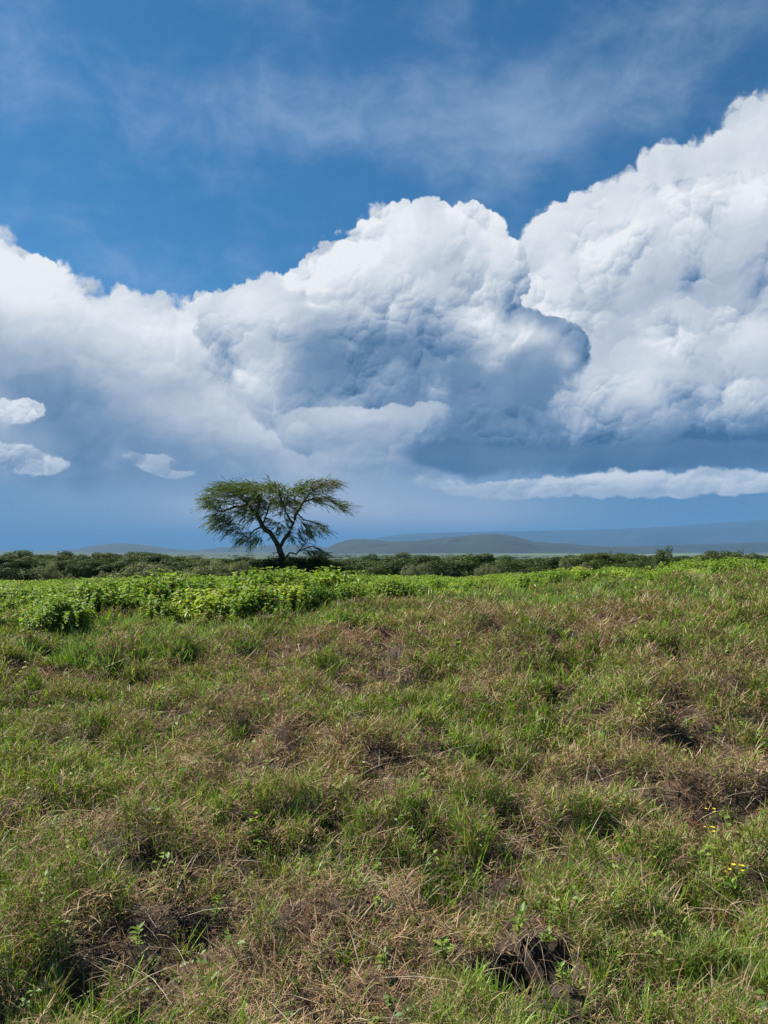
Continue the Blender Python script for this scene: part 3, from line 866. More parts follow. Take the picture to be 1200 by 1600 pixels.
# behind the nearest ones, bushes that merge into one another
V_, C_ = [], []
for (x, y, z0, s, vi) in rest:
    v, c = ARR[leafy[vi][0].name]; k = rng.random(len(v) // 4) < 0.75; k = np.repeat(k, 4)
    a = random.random() * 6.283; ca, sa = math.cos(a), math.sin(a)
    q = v[k] * s * np.array([1.25, 1.25, 1])
    V_.append(np.stack((q[:, 0] * ca - q[:, 1] * sa + x, q[:, 0] * sa + q[:, 1] * ca + y, q[:, 2] + z0), -1)); C_.append(c[k] * random.uniform(.85, 1.15))
v = np.concatenate(V_); n = len(v) // 4
lp = (np.arange(n)[:, None] * 4 + np.array([0, 1, 2, 0, 2, 3])[None, :]).reshape(-1)
o = link('merging_bushes', mesh_np('merging_bushes', v, np.full(n * 2, 3), lp, M_leaf, np.concatenate(C_)))
tag(o, 'bright green leafy bushes merging into one another beyond the nearest rows', 'bushes', kind='stuff')
print('note rest', len(rest), n)

# farther on the same weeds run together: one carpet
n = 560000
yy_ = 19 * (62 / 19) ** rng.random(n); u_ = (rng.random(n) * 2 - 1) * 0.6; xx_ = u_ * yy_
k = (rng.random(n) < np.clip((yy_ / 60) ** 0.4, 0, 1)); xx_, yy_ = xx_[k], yy_[k]
clump = fbm(xx_ * 1.1, yy_ * 1.1, 200, 3); big_ = fbm(xx_ * 0.18, yy_ * 0.18, 201, 3)
k = (clump > 0.36) & (rng.random(len(xx_)) < 0.25 + 0.75 * smooth01(big_, 0.36, 0.5)); xx_, yy_, clump, big_ = xx_[k], yy_[k], clump[k], big_[k]; n = len(xx_)
hgt = (0.25 + 0.95 * smooth01(clump, 0.36, 0.72)) * 0.55 * (0.75 + 0.5 * big_)
zz = gz(xx_, yy_) + hgt * (1 - 0.55 * rng.random(n) ** 2)
D_ = rdir(n, -0.7, 0.3); L = 0.062 * (0.7 + 0.6 * rng.random(n)) * np.clip(yy_ / 22, 1, 2.2)
v, s_, lp = leaves(np.stack((xx_, yy_, zz), -1), D_, np.tile([0, 0, 1.0], (n, 1)) + rng.normal(0, .3, (n, 3)), L, L * 0.6, 0.18, 0.25)
c = pick(LEAFC, n) * (0.7 + 0.6 * fbm(xx_ * .5, yy_ * .5, 222, 3))[:, None]
k = fbm(xx_ * 0.7, yy_ * 0.7, 224, 3) > 0.62; c[k] = c[k] * np.array([1.15, 0.85, 1.2])
o = link('leafy_ground_cover', mesh_np('leafy_ground_cover', v, s_, lp, M_leaf, np.repeat(c, 4, 0)))
tag(o, 'low bright green leafy weeds covering the field as far as the pale shrubs', 'weeds', kind='stuff')
print('note cover leaves', n)

# ---- dry brown stalks standing up out of the bushes
def stalk_mesh(h):
    st = [tube([(0, 0, 0), (0.02, 0.01, h * .5), (0.05, -0.01, h)], [0.006, 0.004, 0.002], 4)]
    for k in range(7):
        z = h * random.uniform(.3, .95); a = random.random() * 6.28; l = random.uniform(.08, .2)
        st.append(tube([(0.02, 0.01, z), (0.02 + math.cos(a) * l * .5, math.sin(a) * l * .5, z + l * .3), (0.02 + math.cos(a) * l, math.sin(a) * l, z + l * .45)], [0.003, 0.002, 0.001], 3))
    return mesh_np('dry_stalk', *join3(st), M_twig)
stalks = [stalk_mesh(0.9), stalk_mesh(0.75), stalk_mesh(1.0)]
for (px, py, Y_) in [(180, 886, 13.6), (236, 893, 15), (262, 897, 13), (325, 925, 11.2), (340, 915, 11.5), (250, 950, 10.4), (40, 918, 11), (1165, 857, 13.5), (1170, 860, 14.4), (515, 960, 11.4)]:
    d = ray(px, py); p = d * (Y_ / d.y); z0 = float(gz(p.x, p.y)); h_ = max(p.z + EYE - z0, 0.3)
    o = link('dry_stalk', random.choice(stalks), None, (p.x, p.y, z0)); o.scale = (1.2, 1.2, h_ / 0.9); o.rotation_euler = (random.uniform(-.1, .1), random.uniform(-.15, .15), random.random() * 6)
    tag(o, 'thin dry brown weed stalk standing up above the green bushes', 'dead plant', 'dry stalks among the bushes')

# ---- small broad-leaved herbs in the bank
def herb_mesh(h, nleaf, leaf, cols, bend=0.25):
    h *= random.uniform(.5, .72); leaf *= random.uniform(.75, 1); bend = random.uniform(-.3, .4); nleaf += 2
    P_, D_ = [], []
    pts = [np.array([bend * h * t * t, 0, h * t]) for t in np.linspace(0, 1, 5)]
    st = [tube(pts, np.linspace(0.003, 0.0015, 5), 5)]
    for q in range(nleaf):
        t = 0.25 + 0.75 * q / (nleaf - 1); c = np.array([bend * h * t * t, 0, h * t])
        for e in (0, 1):
            a = q * 1.57 + e * 3.14 + random.uniform(-.8, .8)
            P_.append(c); D_.append((math.cos(a), math.sin(a), 0.35 + 0.5 * (t > 0.9)))
    n = len(P_); L = leaf * (0.45 + 0.75 * rng.random(n)); 
    v, s_, lp = leaves(np.array(P_), np.array(D_), np.tile([0, 0, 1.0], (n, 1)) + rng.normal(0, .2, (n, 3)), L, L * 0.5, 0.15, 0.2)
    return mesh_np('leaves', v, s_, lp, M_leaf, np.repeat(pick(cols, n), 4, 0)), mesh_np('stem', *join3(st), M_herbstem)
M_herbstem = wood_mat('green_stem', (0.08, 0.13, 0.03), (0.14, 0.18, 0.05))
HC = [(0.15, 0.25, 0.03), (0.22, 0.32, 0.05), (0.10, 0.19, 0.03), (0.24, 0.27, 0.06)]
for (px, py, h_, lf, rz, lab) in [(195, 1440, .17, .05, 0.5, 'small leafy herb with pale green leaves low on the bank at the left'),
                                  (215, 1500, .14, .045, 2.0, 'small leafy herb just below the pale herb at the lower left'),
                                  (335, 1455, .16, .045, 1.0, 'narrow upright herb in the dark gap of the grass, lower left'),
                                  (325, 1590, .16, .05, 3.0, 'bright green leafy herb at the bottom edge, left of the middle'),
                                  (695, 1520, .13, .05, 4.0, 'rounded bright green herb beside the dark hollow'),
                                  (605, 1490, .10, .04, 4.4, 'tiny yellow green herb left of the dark hollow'),
                                  (665, 1475, .11, .04, 0.2, 'tiny herb growing in straw above the hollow, to its left'),
                                  (860, 1470, .19, .06, 0.9, 'tall light green herb standing above the dark hollow'),
                                  (810, 1475, .15, .05, 2.2, 'yellow green herb leaning beside the tall herb above the hollow'),
                                  (1040, 1455, .12, .05, 5.2, 'small herb with one upright pointed leaf at the lower right'),
                                  (855, 1500, .08, .04, 5.0, 'single small round leaved seedling right of the hollow'),
                                  (590, 1375, .08, .035, 1.2, 'small pale herb in the middle of the bank'),
                                  (275, 1105, .12, .08, 1.2, 'broad leaved weed high on the bank at the left'),
                                  (465, 1575, .10, .035, 2.2, 'little green herb at the bottom edge of the bank'),
                                  (600, 1525, .09, .035, 5.9, 'little herb in the straw at the bottom, left of the hollow'),
                                  (880, 1545, .10, .035, 3.3, 'little herb at the right rim of the hollow')]:
    x, y = hit(px, py)
    plant('leafy_herb', herb_mesh(h_, 8, lf, HC), (x, y, float(gz(x, y)) + 0.02), rz, (1, 1, 1), lab, 'herb')
# tiny weeds with round or pointed leaves all through the bank
nw = 2100
x, y = scatter(nw, 1.9, 13, 1.3); k = (crest(x, y) < 1) & (pit_depth(x, y) < 0.2); x, y = x[k], y[k]; nw = len(x)
per = rng.integers(4, 12, nw); T = np.repeat(np.arange(nw), per); n = len(T)
hb = canopy(x, y)[0]
b = np.stack((x[T] + rng.normal(0, .018, n), y[T] + rng.normal(0, .018, n), gz(x[T], y[T]) + hb[T] * (0.5 + 0.7 * rng.random(n)) + 0.01), -1)
D_ = rdir(n, -0.1, 0.7); L = (0.014 + 0.022 * rng.random(nw))[T] * (0.6 + 0.7 * rng.random(n)) * np.clip((y[T] / 3) ** 0.4, 1, 1.8); W = L * (0.45 + 0.4 * rng.random(nw))[T]
v, s_, lp = leaves(b, D_, np.tile([0, 0, 1.0], (n, 1)) + rng.normal(0, .3, (n, 3)), L, W, 0.12, 0.2)
o = link('small_weeds', mesh_np('small_weeds', v, s_, lp, M_leaf, np.repeat(pick(HC, nw)[T] * (0.8 + 0.4 * rng.random(n)[:, None]), 4, 0)))
tag(o, 'tiny broad leaved weeds sprinkled through the grass of the bank', 'weeds', kind='stuff')
# yellow flowers
mf, nt_, out_ = nodes_mat('yellow_petal')
pf = nt_.nodes.new('ShaderNodeBsdfPrincipled'); pf.inputs['Base Color'].default_value = (0.75, 0.60, 0.02, 1); pf.inputs['Roughness'].default_value = 0.5
nt_.links.new(pf.outputs[0], out_.inputs[0])
def flower_mesh(r_, at_):
    P_, D_ = [], []
    for k in range(12):
        a = k * 0.5236 + random.uniform(-.15, .15); P_.append(at_); D_.append((math.cos(a), math.sin(a), 0.35 + 0.25 * (k % 2)))
    n = 12; L = np.full(n, r_)
    return mesh_np('flower', *leaves(np.array(P_, float), np.array(D_), np.tile([0, 0, 1.0], (n, 1)), L, L * 0.5, 0.1, 0.1), mf)
def flower_plant(px, py, h_, heads, leafy_, lab):
    x, y = hit(px, py)
    r = empty('yellow_wildflower', (x, y, float(gz(x, y)) + 0.02)); tag(r, lab, 'wildflower')
    me = herb_mesh(h_, 7 if leafy_ else 3, 0.045 if leafy_ else 0.02, HC[:2] + [(0.06, 0.13, 0.02)], 0.05)
    link('leaves', me[0], r); link('stem', me[1], r)
    for k in range(heads):
        a = k * 2.4; q = 0.012 * math.sqrt(k + random.random())
        link('flower', flower_mesh(0.008 + 0.005 * random.random(), (0.05 * h_ + math.cos(a) * q * 1.6, math.sin(a) * q * 1.6, h_ + 0.008 - q * 0.8)), r)
flower_plant(1152, 1425, .17, 5, True, 'bushy herb with a cluster of yellow flowers near the right edge')
flower_plant(1108, 1345, .14, 4, False, 'sparse yellow flowers on the bare earth patch at the right')
flower_plant(1110, 1308, .12, 3, False, 'small yellow flowers at the top of the bare earth patch')
flower_plant(1126, 1405, .10, 2, False, 'tiny yellow bloom just left of the bushy flowering herb')
flower_plant(141, 1388, .09, 1, False, 'lone yellow flower in the grass on the left')
flower_plant(240, 1335, .12, 3, True, 'yellowish flowering herb right of the lone yellow flower')

# ---------------------------------------------------------------- trees
def crown_leaves(P_, N_, L, W, cols, mat, name='crown', up=0.6, dirs=None):
    n = len(P_)
    D_ = rdir(n, -0.5, 0.5) if dirs is None else dirs
    Nn = N_ * 0.7 + np.tile([0, 0, up], (n, 1)) + rng.normal(0, .35, (n, 3))
    v, s_, lp = leaves(P_, D_, Nn, L, W, 0.1, 0.1)
    return mesh_np(name, v, s_, lp, mat, np.repeat(pick(cols, n), 4, 0))

ACOL = [(0.04, 0.07, 0.018), (0.055, 0.088, 0.022), (0.034, 0.058, 0.016), (0.07, 0.098, 0.026)]
PALE = [(0.24, 0.25, 0.13), (0.18, 0.20, 0.10), (0.30, 0.29, 0.17), (0.12, 0.145, 0.065)]
DARK = [(0.03, 0.055, 0.018), (0.045, 0.075, 0.02), (0.025, 0.045, 0.014)]
OLIVE = [(0.075, 0.105, 0.028), (0.06, 0.09, 0.024), (0.10, 0.125, 0.036)]
def small_tree(rx, h, kind, cols, n, leaf, seed):
    """crown made of many puffs on forked limbs; kind 'flat' = spreading acacia, 'round' = shrub down to the ground"""
    rs = random.Random(seed); P_, N_ = [], []; wood = []
    npuff = 26 if kind == 'flat' else 34
    for k in range(npuff):
        a = rs.random() * 6.283; r = math.sqrt(rs.random()) * rx * 0.85
        if kind == 'flat':
            zc = h * (0.80 - 0.28 * (r / rx) ** 2 + rs.uniform(-.16, .10)); pr = (rx * rs.uniform(.22, .36), h * rs.uniform(.07, .13))
        else:
            zc = h * (0.18 + rs.random() * 0.66) * (1 - 0.45 * (r / rx) ** 2); pr = (rx * rs.uniform(.22, .34), h * rs.uniform(.12, .2))
        c = np.array([math.cos(a) * r, math.sin(a) * r, zc])
        m = int(n / npuff * rs.uniform(.6, 1.4))
        d = rdir(m, -0.6, 1.0); rr = (0.55 + 0.45 * rng.random(m))[:, None]
        P_.append(c + d * rr * np.array([pr[0], pr[0], pr[1]])); N_.append(d)
        if k % 2 == 0:
            b0 = np.array([rs.uniform(-.1, .1), rs.uniform(-.1, .1), 0.0]); m1 = b0 + (c - b0) * 0.5 + np.array([0, 0, -0.08 * h])
            wood.append(tube([b0 + (0, 0, -0.2), m1 * 0.6 + b0 * 0.4, m1, c], [0.10 * h / 5, 0.075 * h / 5, 0.05 * h / 5, 0.015], 5))
    P_ = np.concatenate(P_); N_ = np.concatenate(N_); m = len(P_)
    L = leaf * (0.6 + 0.8 * rng.random(m))
    cr_ = crown_leaves(P_, N_, L, L * 0.45, cols, M_acacia)
    return cr_, mesh_np('trunk', *join3(wood), M_bark)

flat = [small_tree(3.6, 4.6, 'flat', ACOL, 9000, 0.23, s) for s in (1, 2, 3)] + [small_tree(4.4, 5.0, 'flat', OLIVE, 9500, 0.24, s) for s in (4, 5)]
roundd = [small_tree(2.0, 2.6, 'round', DARK, 5200, 0.17, s) for s in (6, 7)]
roundp = [small_tree(1.9, 2.4, 'round', PALE, 6500, 0.13, s) for s in (8, 9, 10)]
roundg = [small_tree(2.6, 3.6, 'round', OLIVE, 8000, 0.17, s) for s in (11, 12)]
BASE = {}
for lst, (rx, h) in ((flat[:3], (3.6, 4.6)), (flat[3:], (4.4, 5.0)), (roundd, (2.0, 2.6)), (roundp, (1.9, 2.4)), (roundg, (2.6, 3.6))):
    for q in lst: BASE[q[0].name] = (rx, h)

def place(meshes, px, py_top, wpx, dist, name, label, cat, group=None, hk=None):
    """stand a tree or shrub at a real distance; its width and top as seen in the photo"""
    d = ray(px, py_top); p = d * (dist / d.y)
    z0 = float(gz(p.x, p.y)); top = p.z + EYE
    rx, h = BASE[meshes[0].name]
    wid = wpx * (1.12 if cat == 'shrub' else 1) / FPX * dist / 2
    sx = wid / rx; sz = max((top - z0) / h, 0.25)
    return plant(name, meshes, (p.x, p.y, z0 - 0.05), random.random() * 6.28, (sx, sx, sz), label, cat, group, ('crown', 'trunk'))

# shrubs at the far edge of the field
for m_, px, pt, w, dist, nm, lab in [
    (roundd[0], 10, 874, 80, 50, 'dark_shrub', 'dark green rounded shrub at the left edge behind the field'),
    (roundp[0], 77, 870, 44, 62, 'grey_green_shrub', 'grey green shrub with a pale top right of the dark shrub at the left edge'),
    (roundp[1], 45, 884, 44, 58, 'grey_green_shrub', 'low grey green shrub between the dark shrub and the pale topped shrub on the left'),
    (roundp[2], 112, 893, 20, 48, 'grey_green_shrub', 'very small grey shrub standing alone in the green field on the left'),
    (roundp[0], 160, 887, 28, 55, 'grey_green_shrub', 'small pale shrub right above the tall leafy bush on the left'),
    (roundp[1], 218, 867, 74, 60, 'grey_green_shrub', 'large grey green shrub with dark base, left of the brownish pair'),
    (roundp[2], 243, 878, 50, 58, 'grey_green_shrub', 'pale right shoulder shrub leaning on the large grey green shrub'),
    (roundp[0], 317, 861, 66, 58, 'grey_green_shrub', 'tallest brownish grey shrub with a pointed top, left of the acacia'),
    (roundp[1], 352, 870, 46, 57, 'grey_green_shrub', 'middle one of the brownish grey shrubs left of the acacia'),
    (roundp[2], 375, 872, 40, 58, 'grey_green_shrub', 'rightmost pale shrub next to the dark bush of the acacia'),
    (roundp[1], 278, 884, 60, 56, 'grey_green_shrub', 'low olive shrub between the large shrub and the pointed one'),
    (roundd[1], 418, 866, 66, 62, 'dark_shrub', 'dark shrub left of the acacia trunk'),
    (roundd[0], 462, 856, 112, 63, 'dark_shrub', 'very dark shrub in front of the foot of the acacia trunk'),
    (roundd[1], 500, 860, 70, 62, 'dark_shrub', 'dark shrub right of the acacia trunk under the low branches'),
    (roundp[2], 640, 879, 34, 66, 'grey_green_shrub', 'left one of the two pale shrubs right of the acacia'),
    (roundp[0], 663, 871, 30, 70, 'grey_green_shrub', 'right one of the two pale shrubs right of the acacia'),
    (roundd[0], 698, 866, 46, 74, 'dark_shrub', 'dark green shrub between the pale shrubs in the middle'),
    (roundp[1], 757, 872, 30, 68, 'grey_green_shrub', 'pale shrub below the highest point of the dark hill'),
    (roundp[2], 778, 873, 26, 67, 'grey_green_shrub', 'small pale shrub touching the one below the hill top'),
    (roundp[0], 880, 865, 28, 72, 'grey_green_shrub', 'isolated pale grey shrub on the right half, before the woodland'),
    (roundg[0], 1040, 849, 48, 74, 'round_tree', 'round dark green tree sticking out of the woodland on the right'),
    (roundg[1], 1015, 857, 40, 78, 'round_tree', 'lower bushy tree leaning on the round tree at the right'),
    (roundp[1], 915, 869, 30, 50, 'grey_green_shrub', 'pale yellowish shrub right of the isolated grey shrub'),
    (roundg[0], 955, 858, 52, 95, 'round_tree', 'small tree on the skyline left of the round tree'),
    (roundg[1], 1000, 860, 50, 95, 'round_tree', 'tiny round tree on the skyline next to the round tree'),
    (roundg[0], 1150, 857, 60, 92, 'round_tree', 'round bushy tree near the right edge behind the field'),
    (roundg[1], 1100, 858, 50, 100, 'round_tree', 'broad low tree between the round tree and the right edge')]:
    place(m_, px, pt, w, dist, nm, lab, 'tree' if 'tree' in nm else 'shrub')
# the woodland: nearest trees one by one, then one far mass
sky_line = [(0, 861), (60, 863), (160, 862), (260, 864), (400, 867), (520, 868), (620, 867), (760, 868), (900, 866), (1000, 864), (1200, 861)]
nwood = 0
wl = []
for k in range(2600):
    dist = 80 * (700 / 80) ** (random.random() ** 0.9); u = random.uniform(-0.60, 0.60)
    if random.random() > (dist / 700) ** 0.35 : continue
    wl.append((dist, u))
wl.sort(); used_ = []
for dist, u in wl:
    x, y = u * dist, dist
    if any(abs(x - a) < 4.2 and abs(y - b) < 7 for a, b in used_[-60:]): continue
    used_.append((x, y))
    if nwood >= 285: continue
    z0 = float(gz(x, y)); px = 600 + u * FPX
    lim = float(np.interp(px, [p[0] for p in sky_line], [p[1] for p in sky_line])) + random.choice([-4, -1, 2, 5, 7]) + random.uniform(-2, 2)
    top = EYE + (858 - lim) / FPX * dist
    h = min(max(top - z0, 1.6), 5.8)
    m_ = random.choice(flat + flat + roundg); rx, hb = BASE[m_[0].name]
    s = h / hb; sx = s * random.uniform(.9, 1.4)
    side = ('left of the acacia' if u < -0.2 else ('right of the acacia' if u < 0.2 else 'on the right behind the field'))
    kind_ = 'olive green' if m_ in flat[3:] or m_ in roundg else 'dark green'
    shp = 'rounded' if m_ in roundg else 'flat topped'
    plant('round_tree' if shp == 'rounded' else 'acacia_tree', m_, (x, y, z0 - .05), random.random() * 6.28, (sx, sx, s),
          f'{kind_} {shp} small tree of the woodland {side}', 'tree', f'{kind_} {shp} woodland trees {side}', ('crown', 'trunk')); nwood += 1
dmax = used_[284][1] if len(used_) > 284 else 400
print('note woodland', nwood, dmax)
# far wood: crowns as heaps of leaves growing sparser
P_, Lf, Cc = [], [], []
for k in range(5200):
    dist = dmax * (4200 / dmax) ** random.random(); u = random.uniform(-.62, .62)
    x, y = u * dist, dist
    if fbm(np.array(x * .004), np.array(y * .002), 301, 3) < 0.42 + 0.10 * (dist > 2000): continue
    if dist > 1500 and u > 0.1 and random.random() < 0.5: continue
    z0 = float(gz(x, y)); h = random.uniform(3.0, 5.2); w = random.uniform(3, 6) * (1 + dist / 2500); m = 60
    d = rdir(m, -0.2, 1.0); c = np.array([x, y, z0 + h * 0.5])
    P_.append(c + d * np.array([w, w, h * 0.5]) * (0.6 + 0.4 * rng.random(m))[:, None])
    Lf.append(np.full(m, 1.3 * w / 4)); Cc.append(np.tile(np.array(random.choice(ACOL + OLIVE)) * random.uniform(.8, 1.2), (m, 1)))
P_ = np.concatenate(P_); L = np.concatenate(Lf); n = len(P_)
v, s_, lp = leaves(P_, rdir(n, -.5, .5), np.tile([0, 0, .8], (n, 1)) + rng.normal(0, .4, (n, 3)), L, L * .6, .1, .1)
o = link('far_woodland', mesh_np('far_woodland', v, s_, lp, M_acacia, np.repeat(np.concatenate(Cc), 4, 0)))
tag(o, 'distant dark green woodland reading as one mass below the hills', 'woodland', kind='stuff')
# ---------------------------------------------------------------- the big acacia, grown towards points spread through its crown
TD = 64.0
def tp(px, py, dep=0.0):
    d = ray(px, py); p = d * ((TD + dep) / d.y)
    return np.array([p.x, p.y, p.z + EYE])
base_t = tp(442, 893); base_t[2] = float(gz(base_t[0], base_t[1])) - 0.1
root = empty('acacia_tree', tuple(base_t))
tag(root, 'large lone spreading acacia with feathery flat crown and forked trunk', 'tree')
lim = [[(442, 893, 0), (441, 875, 0), (436, 855, 0), (431, 846, 0)],                                           # trunk
       [(431, 846, 0), (422, 832, .3), (410, 822, .5), (402, 806, .8), (390, 790, 1.2), (372, 776, 1.6)],     # left limb
       [(438, 856, 0), (448, 838, -.3), (458, 818, -.5), (464, 800, -.8), (474, 784, -1.0), (488, 768, -1.1), (503, 757, -1.0)],
       [(412, 823, .4), (398, 828, 1.5), (388, 840, 2.2)],
       [(402, 806, .8), (405, 788, -1.2), (400, 768, -2.4)],
       [(410, 822, .5), (418, 800, 1.8), (425, 780, 2.6)],
       [(458, 818, -.5), (446, 800, .8), (440, 780, 1.6)],
       [(464, 800, -.8), (474, 812, -2.0), (492, 818, -2.6)],
       [(474, 784, -1.0), (492, 778, .6), (516, 780, 1.4), (530, 790, 1.8)],
       [(441, 872, 0), (452, 864, -.6), (462, 866, -1.0), (474, 858, -1.4), (488, 853, -1.6), (505, 862, -1.8)],
       [(462, 866, -1.0), (478, 848, -1.2), (488, 836, -1.3)],
       [(390, 790, 1.2), (366, 792, 2.2), (345, 800, 2.8)]]
nodes_, par, fixed = [], [], []
idx_of = {}
def add_node(p, q):
    nodes_.append(np.array(p)); par.append(q); return len(nodes_) - 1
for L_ in lim:
    start = tp(*L_[0])
    if not nodes_: cur = add_node(start, -1)
    else:
        ds = np.linalg.norm(np.array(nodes_) - start, axis=1); cur = int(ds.argmin())
    for q in L_[1:]:
        tgt = tp(*q); o_ = nodes_[cur].copy(); m = max(1, int(np.linalg.norm(tgt - o_) / 0.35))
        for t in range(1, m + 1):
            pt = o_ + (tgt - o_) * t / m + (np.random.default_rng(len(nodes_)).normal(0, 0.035, 3) if t < m else 0)
            cur = add_node(pt, cur)
# crown volume: px, py, rx, ry (photo pixels), depth centre, depth radius (m), points
lobes = [(372, 766, 48, 15, 1.2, 3.8, 360), (340, 785, 26, 16, 1.8, 2.8, 150), (345, 812, 22, 16, 2.2, 2.2, 80), (368, 825, 20, 14, 1.8, 2.0, 55), (395, 792, 28, 22, 0.5, 3.6, 210),
         (420, 764, 32, 12, -1.0, 4.2, 190), (440, 784, 34, 13, 0.6, 3.8, 240), (482, 762, 30, 9, -1.2, 3.0, 150), (508, 757, 22, 9, -1.0, 2.4, 110), (500, 781, 26, 8, 0.8, 2.2, 70),
         (530, 790, 16, 10, 1.6, 1.4, 50), (484, 824, 24, 11, -2.2, 1.8, 80), (392, 842, 22, 9, 2.0, 1.6, 70), (440, 818, 24, 20, 0.4, 1.8, 60), (452, 767, 26, 9, 0.2, 3.4, 110), (462, 838, 18, 10, -1.0, 1.2, 30),
         (493, 862, 22, 9, -1.6, 1.3, 70), (452, 873, 26, 6, -.8, 1.2, 40)]
att = []
for (px, py, rx, ry, dc, dr, n) in lobes:
    d = rdir(n) * (rng.random(n) ** 0.4)[:, None]
    for k in range(n):
        att.append(tp(px + d[k, 0] * rx, py + d[k, 2] * ry, dc + d[k, 1] * dr))
att = np.array(att); alive = np.ones(len(att), bool)
for it in range(70):
    N = np.array(nodes_); A = att[alive]
    if len(A) == 0: break
    d2 = ((A[:, None, :] - N[None, :, :]) ** 2).sum(-1)
    near = d2.argmin(1); dn = np.sqrt(d2.min(1))
    ok = dn < 5.0
    new = 0
    for k in np.unique(near[ok]):
        v_ = unit(A[ok & (near == k)] - N[k]).sum(0)
        nv = np.linalg.norm(v_)
        if nv < 1e-3: continue
        v_ = v_ / nv
        if par[k] >= 0: v_ = unit(v_ + 0.35 * unit(N[k] - N[par[k]]))
        p_ = N[k] + v_ * 0.28
        if np.min(((N - p_) ** 2).sum(1)) < 0.01: continue
        add_node(p_, int(k)); new += 1
    N = np.array(nodes_); ia = np.where(alive)[0]
    dmin = np.sqrt(((att[ia][:, None, :] - N[None, -max(new, 1):, :]) ** 2).sum(-1)).min(1)
    alive[ia[dmin < 0.36]] = False
    if new == 0: break
N = np.array(nodes_); par = np.array(par); nn_ = len(N)
ch = [[] for _ in range(nn_)]
for k in range(1, nn_): ch[par[k]].append(k)
rad = np.zeros(nn_)
for k in range(nn_ - 1, -1, -1):
    rad[k] = 0.009 if not ch[k] else sum(rad[c] ** 2.15 for c in ch[k]) ** (1 / 2.15)
rad *= 0.27 / rad[0]; rad = np.maximum(rad, 0.008)
print('note acacia nodes', nn_, 'dead', alive.sum())
T_, thin = [], []
seen = [False] * nn_
for k in range(nn_):
    kids = sorted(ch[k], key=lambda c: -rad[c])
    for j, c in enumerate(kids):
        if j == 0 and k != 0 and par[k] >= 0: continue
        path = [k, c]
        while ch[path[-1]]:
            path.append(max(ch[path[-1]], key=lambda q: rad[q]))
        pts = N[path] - base_t; r_ = rad[path].copy(); r_[0] = min(r_[0], r_[1] * 1.15)
        if k == 0: r_[0] = rad[0] * 1.25
        T_.append(tube(pts, r_, 7 if r_[1] > 0.05 else 4))
wood_me = mesh_np('trunk', *join3(T_), M_bark, smooth=True)
link('trunk', wood_me, root)
# feathery sprays trailing outwards from every thin twig
tw = np.where((rad < 0.045) & (np.arange(nn_) > 60))[0]
axis = tp(440, 800)
P_, D_, C_, U_ = [], [], [], []
for k in tw:
    p0 = N[k]; out = p0 - axis; out[2] = 0; out = unit(out)
    tipy = not ch[k]
    for s in range(random.choice([2, 3, 3]) + (3 if tipy else 0)):
        hz_ = float(np.clip((p0[2] - tp(440, 800)[2]) / 2.4, -1.2, 1))
        d = unit(out * 1.0 + unit(N[k] - N[par[k]]) * 0.35 + rng.normal(0, .24, 3) + np.array([0, 0, -0.16 + 0.22 * hz_]))
        ln = random.uniform(0.45, 1.1) * (1.2 if tipy else 0.8); m = int(ln / 0.06)
        dry_ = random.random() < 0.10 + (0.55 if (p0[0] > tp(485, 760)[0] and p0[2] > tp(485, 768)[2]) else 0)
        for q in range(m):
            t = (q + random.random()) / m * ln
            pt = p0 + d * t + np.array([0, 0, -0.18 * t * t])
            side = unit(np.cross(d, [0, 0, 1.0])) * (1 if q % 2 else -1)
            P_.append(pt); D_.append(unit(d * 1.3 + side * random.uniform(.2, .8) + rng.normal(0, .15, 3))); C_.append(2 if dry_ else 0)
P_ = np.array(P_) - base_t; D_ = np.array(D_); n = len(P_); C_ = np.array(C_)
L = 0.15 * (0.7 + 0.7 * rng.random(n))
v, s_, lp = leaves(P_, D_, np.tile([0, 0, 1.0], (n, 1)) + rng.normal(0, .3, (n, 3)), L, L * 0.38, 0.1, 0.1)
c = pick([(0.12, 0.175, 0.036), (0.18, 0.23, 0.05), (0.07, 0.115, 0.03)], n)
k = C_ == 2; c[k] = pick([(0.17, 0.14, 0.06), (0.12, 0.12, 0.045), (0.20, 0.15, 0.08)], int(k.sum()))
link('crown', mesh_np('crown', v, s_, lp, M_acacia, np.repeat(c, 4, 0)), root)
print('note acacia leaves', n)

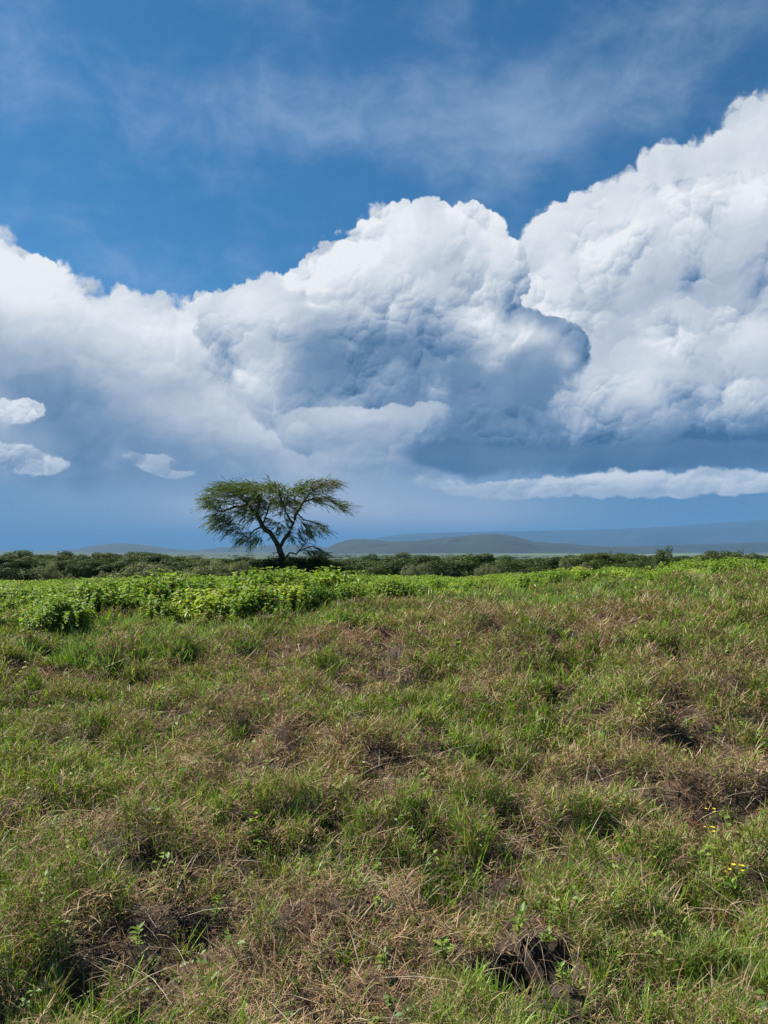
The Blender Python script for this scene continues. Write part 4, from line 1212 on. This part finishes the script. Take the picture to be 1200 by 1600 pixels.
# ---------------------------------------------------------------- hills at their real distances
def hill_mat(name, a, b, sc):
    m, nt, out = nodes_mat(name)
    geo = nt.nodes.new('ShaderNodeNewGeometry')
    c = mramp(nt, mnoise(nt, geo.outputs['Position'], sc, 6, 0.65), [(0.35, a), (0.65, b)])
    p = nt.nodes.new('ShaderNodeBsdfPrincipled'); nt.links.new(c, p.inputs['Base Color']); p.inputs['Roughness'].default_value = 1
    nt.links.new(p.outputs[0], out.inputs[0]); return m
def hill(name, prof, dist, depth, zb, mat, label, seed):
    xs = np.linspace(prof[0][0], prof[-1][0], 260); ys = np.interp(xs, [p[0] for p in prof], [p[1] for p in prof])
    k_ = np.ones(7) / 7; ys = np.convolve(np.pad(ys, 3, 'edge'), k_, 'valid')
    S_ = np.linspace(-1, 1, 49); V_ = []
    for s in S_:
        for x_, y_ in zip(xs, ys):
            d = ray(float(x_), 858.0); az_ = math.atan2(d.x, d.y)
            r_ = dist + s * depth * (0.85 + 0.15 * math.cos(az_ * 40))
            crest_z = EYE + (858 - y_) / FPX * dist
            w = max(1 - s * s, 0) ** 1.2
            X_, Y_ = r_ * math.tan(az_), r_
            V_.append((X_, Y_, zb + (crest_z - zb) * w))
    V_ = np.array(V_)
    g_ = np.abs(fbm(V_[:, 0] / depth * 2.6, V_[:, 1] / depth * 1.6, seed, 4, 0.6) - 0.5) * 2
    rel = np.clip((V_[:, 2] - zb), 0, None)
    front = 1 - np.clip(1 - np.abs(np.repeat(S_, len(xs))) * 2.2, 0, 1)
    V_[:, 2] -= rel * g_ * 0.55 * front
    nc_ = len(xs); i = np.arange(len(S_) - 1)[:, None] * nc_ + np.arange(nc_ - 1)[None, :]
    lp = np.stack((i, i + 1, i + nc_ + 1, i + nc_), -1).reshape(-1)
    o = link(name, mesh_np(name, V_, np.full((len(S_) - 1) * (nc_ - 1), 4), lp, mat, smooth=True))
    tag(o, label, kind='structure')
HM1 = hill_mat('hill_woods', (0.009, 0.018, 0.014), (0.018, 0.030, 0.022), 0.004)  # woods set darker and bluer than their own colour, cloud shade painted in
HM2 = hill_mat('hill_far', (0.012, 0.024, 0.016), (0.024, 0.036, 0.024), 0.0015)
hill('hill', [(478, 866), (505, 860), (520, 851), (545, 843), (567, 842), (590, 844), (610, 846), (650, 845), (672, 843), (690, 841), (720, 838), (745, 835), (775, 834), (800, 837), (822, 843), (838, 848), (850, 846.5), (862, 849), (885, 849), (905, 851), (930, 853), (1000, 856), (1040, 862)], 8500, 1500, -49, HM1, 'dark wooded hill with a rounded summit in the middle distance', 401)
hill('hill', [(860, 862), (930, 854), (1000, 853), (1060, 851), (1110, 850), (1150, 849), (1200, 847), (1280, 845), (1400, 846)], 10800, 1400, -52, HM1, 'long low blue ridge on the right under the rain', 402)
hill('mountain', [(520, 862), (560, 848), (600, 838), (640, 834), (700, 832), (760, 831), (850, 829), (920, 828), (1000, 825), (1060, 822), (1120, 817), (1200, 812), (1300, 806), (1420, 806)], 26000, 4500, -62, HM2, 'pale blue mountain range fading into rain behind the hill', 403)
hill('hill', [(90, 864), (130, 856), (150, 852), (180, 849), (205, 849.5), (240, 853), (270, 858), (310, 861), (350, 864)], 12500, 2200, -52, HM2, 'low blue hill on the horizon left of the acacia', 404)
hill('hill', [(270, 866), (320, 858), (350, 855), (400, 853), (440, 852), (480, 852), (520, 856), (580, 864)], 14000, 2400, -53, HM2, 'faint blue hill far behind the acacia', 405)

# ---------------------------------------------------------------- air
hx0, hy0, hy1, hz0, hz1 = 75000, -20000, 71000, -110, 1330
v = np.array([(sx * hx0, y_, z_) for z_ in (hz0, hz1) for y_ in (hy0, hy1) for sx in (-1, 1)])
f_ = [0, 2, 3, 1, 4, 5, 7, 6, 0, 1, 5, 4, 2, 6, 7, 3, 0, 4, 6, 2, 1, 3, 7, 5]
mh, nt, out = nodes_mat('haze')
pv = nt.nodes.new('ShaderNodeVolumePrincipled'); pv.inputs['Color'].default_value = (0.165, 0.38, 0.68, 1)
pv.inputs['Density'].default_value = 4.6e-5; pv.inputs['Anisotropy'].default_value = 0.0
nt.links.new(pv.outputs[0], out.inputs['Volume'])
hz = link('haze', mesh_np('haze', v, [4] * 6, f_, mh))
tag(hz, 'thin blue air and distant rain veiling the far hills', 'haze', kind='stuff')
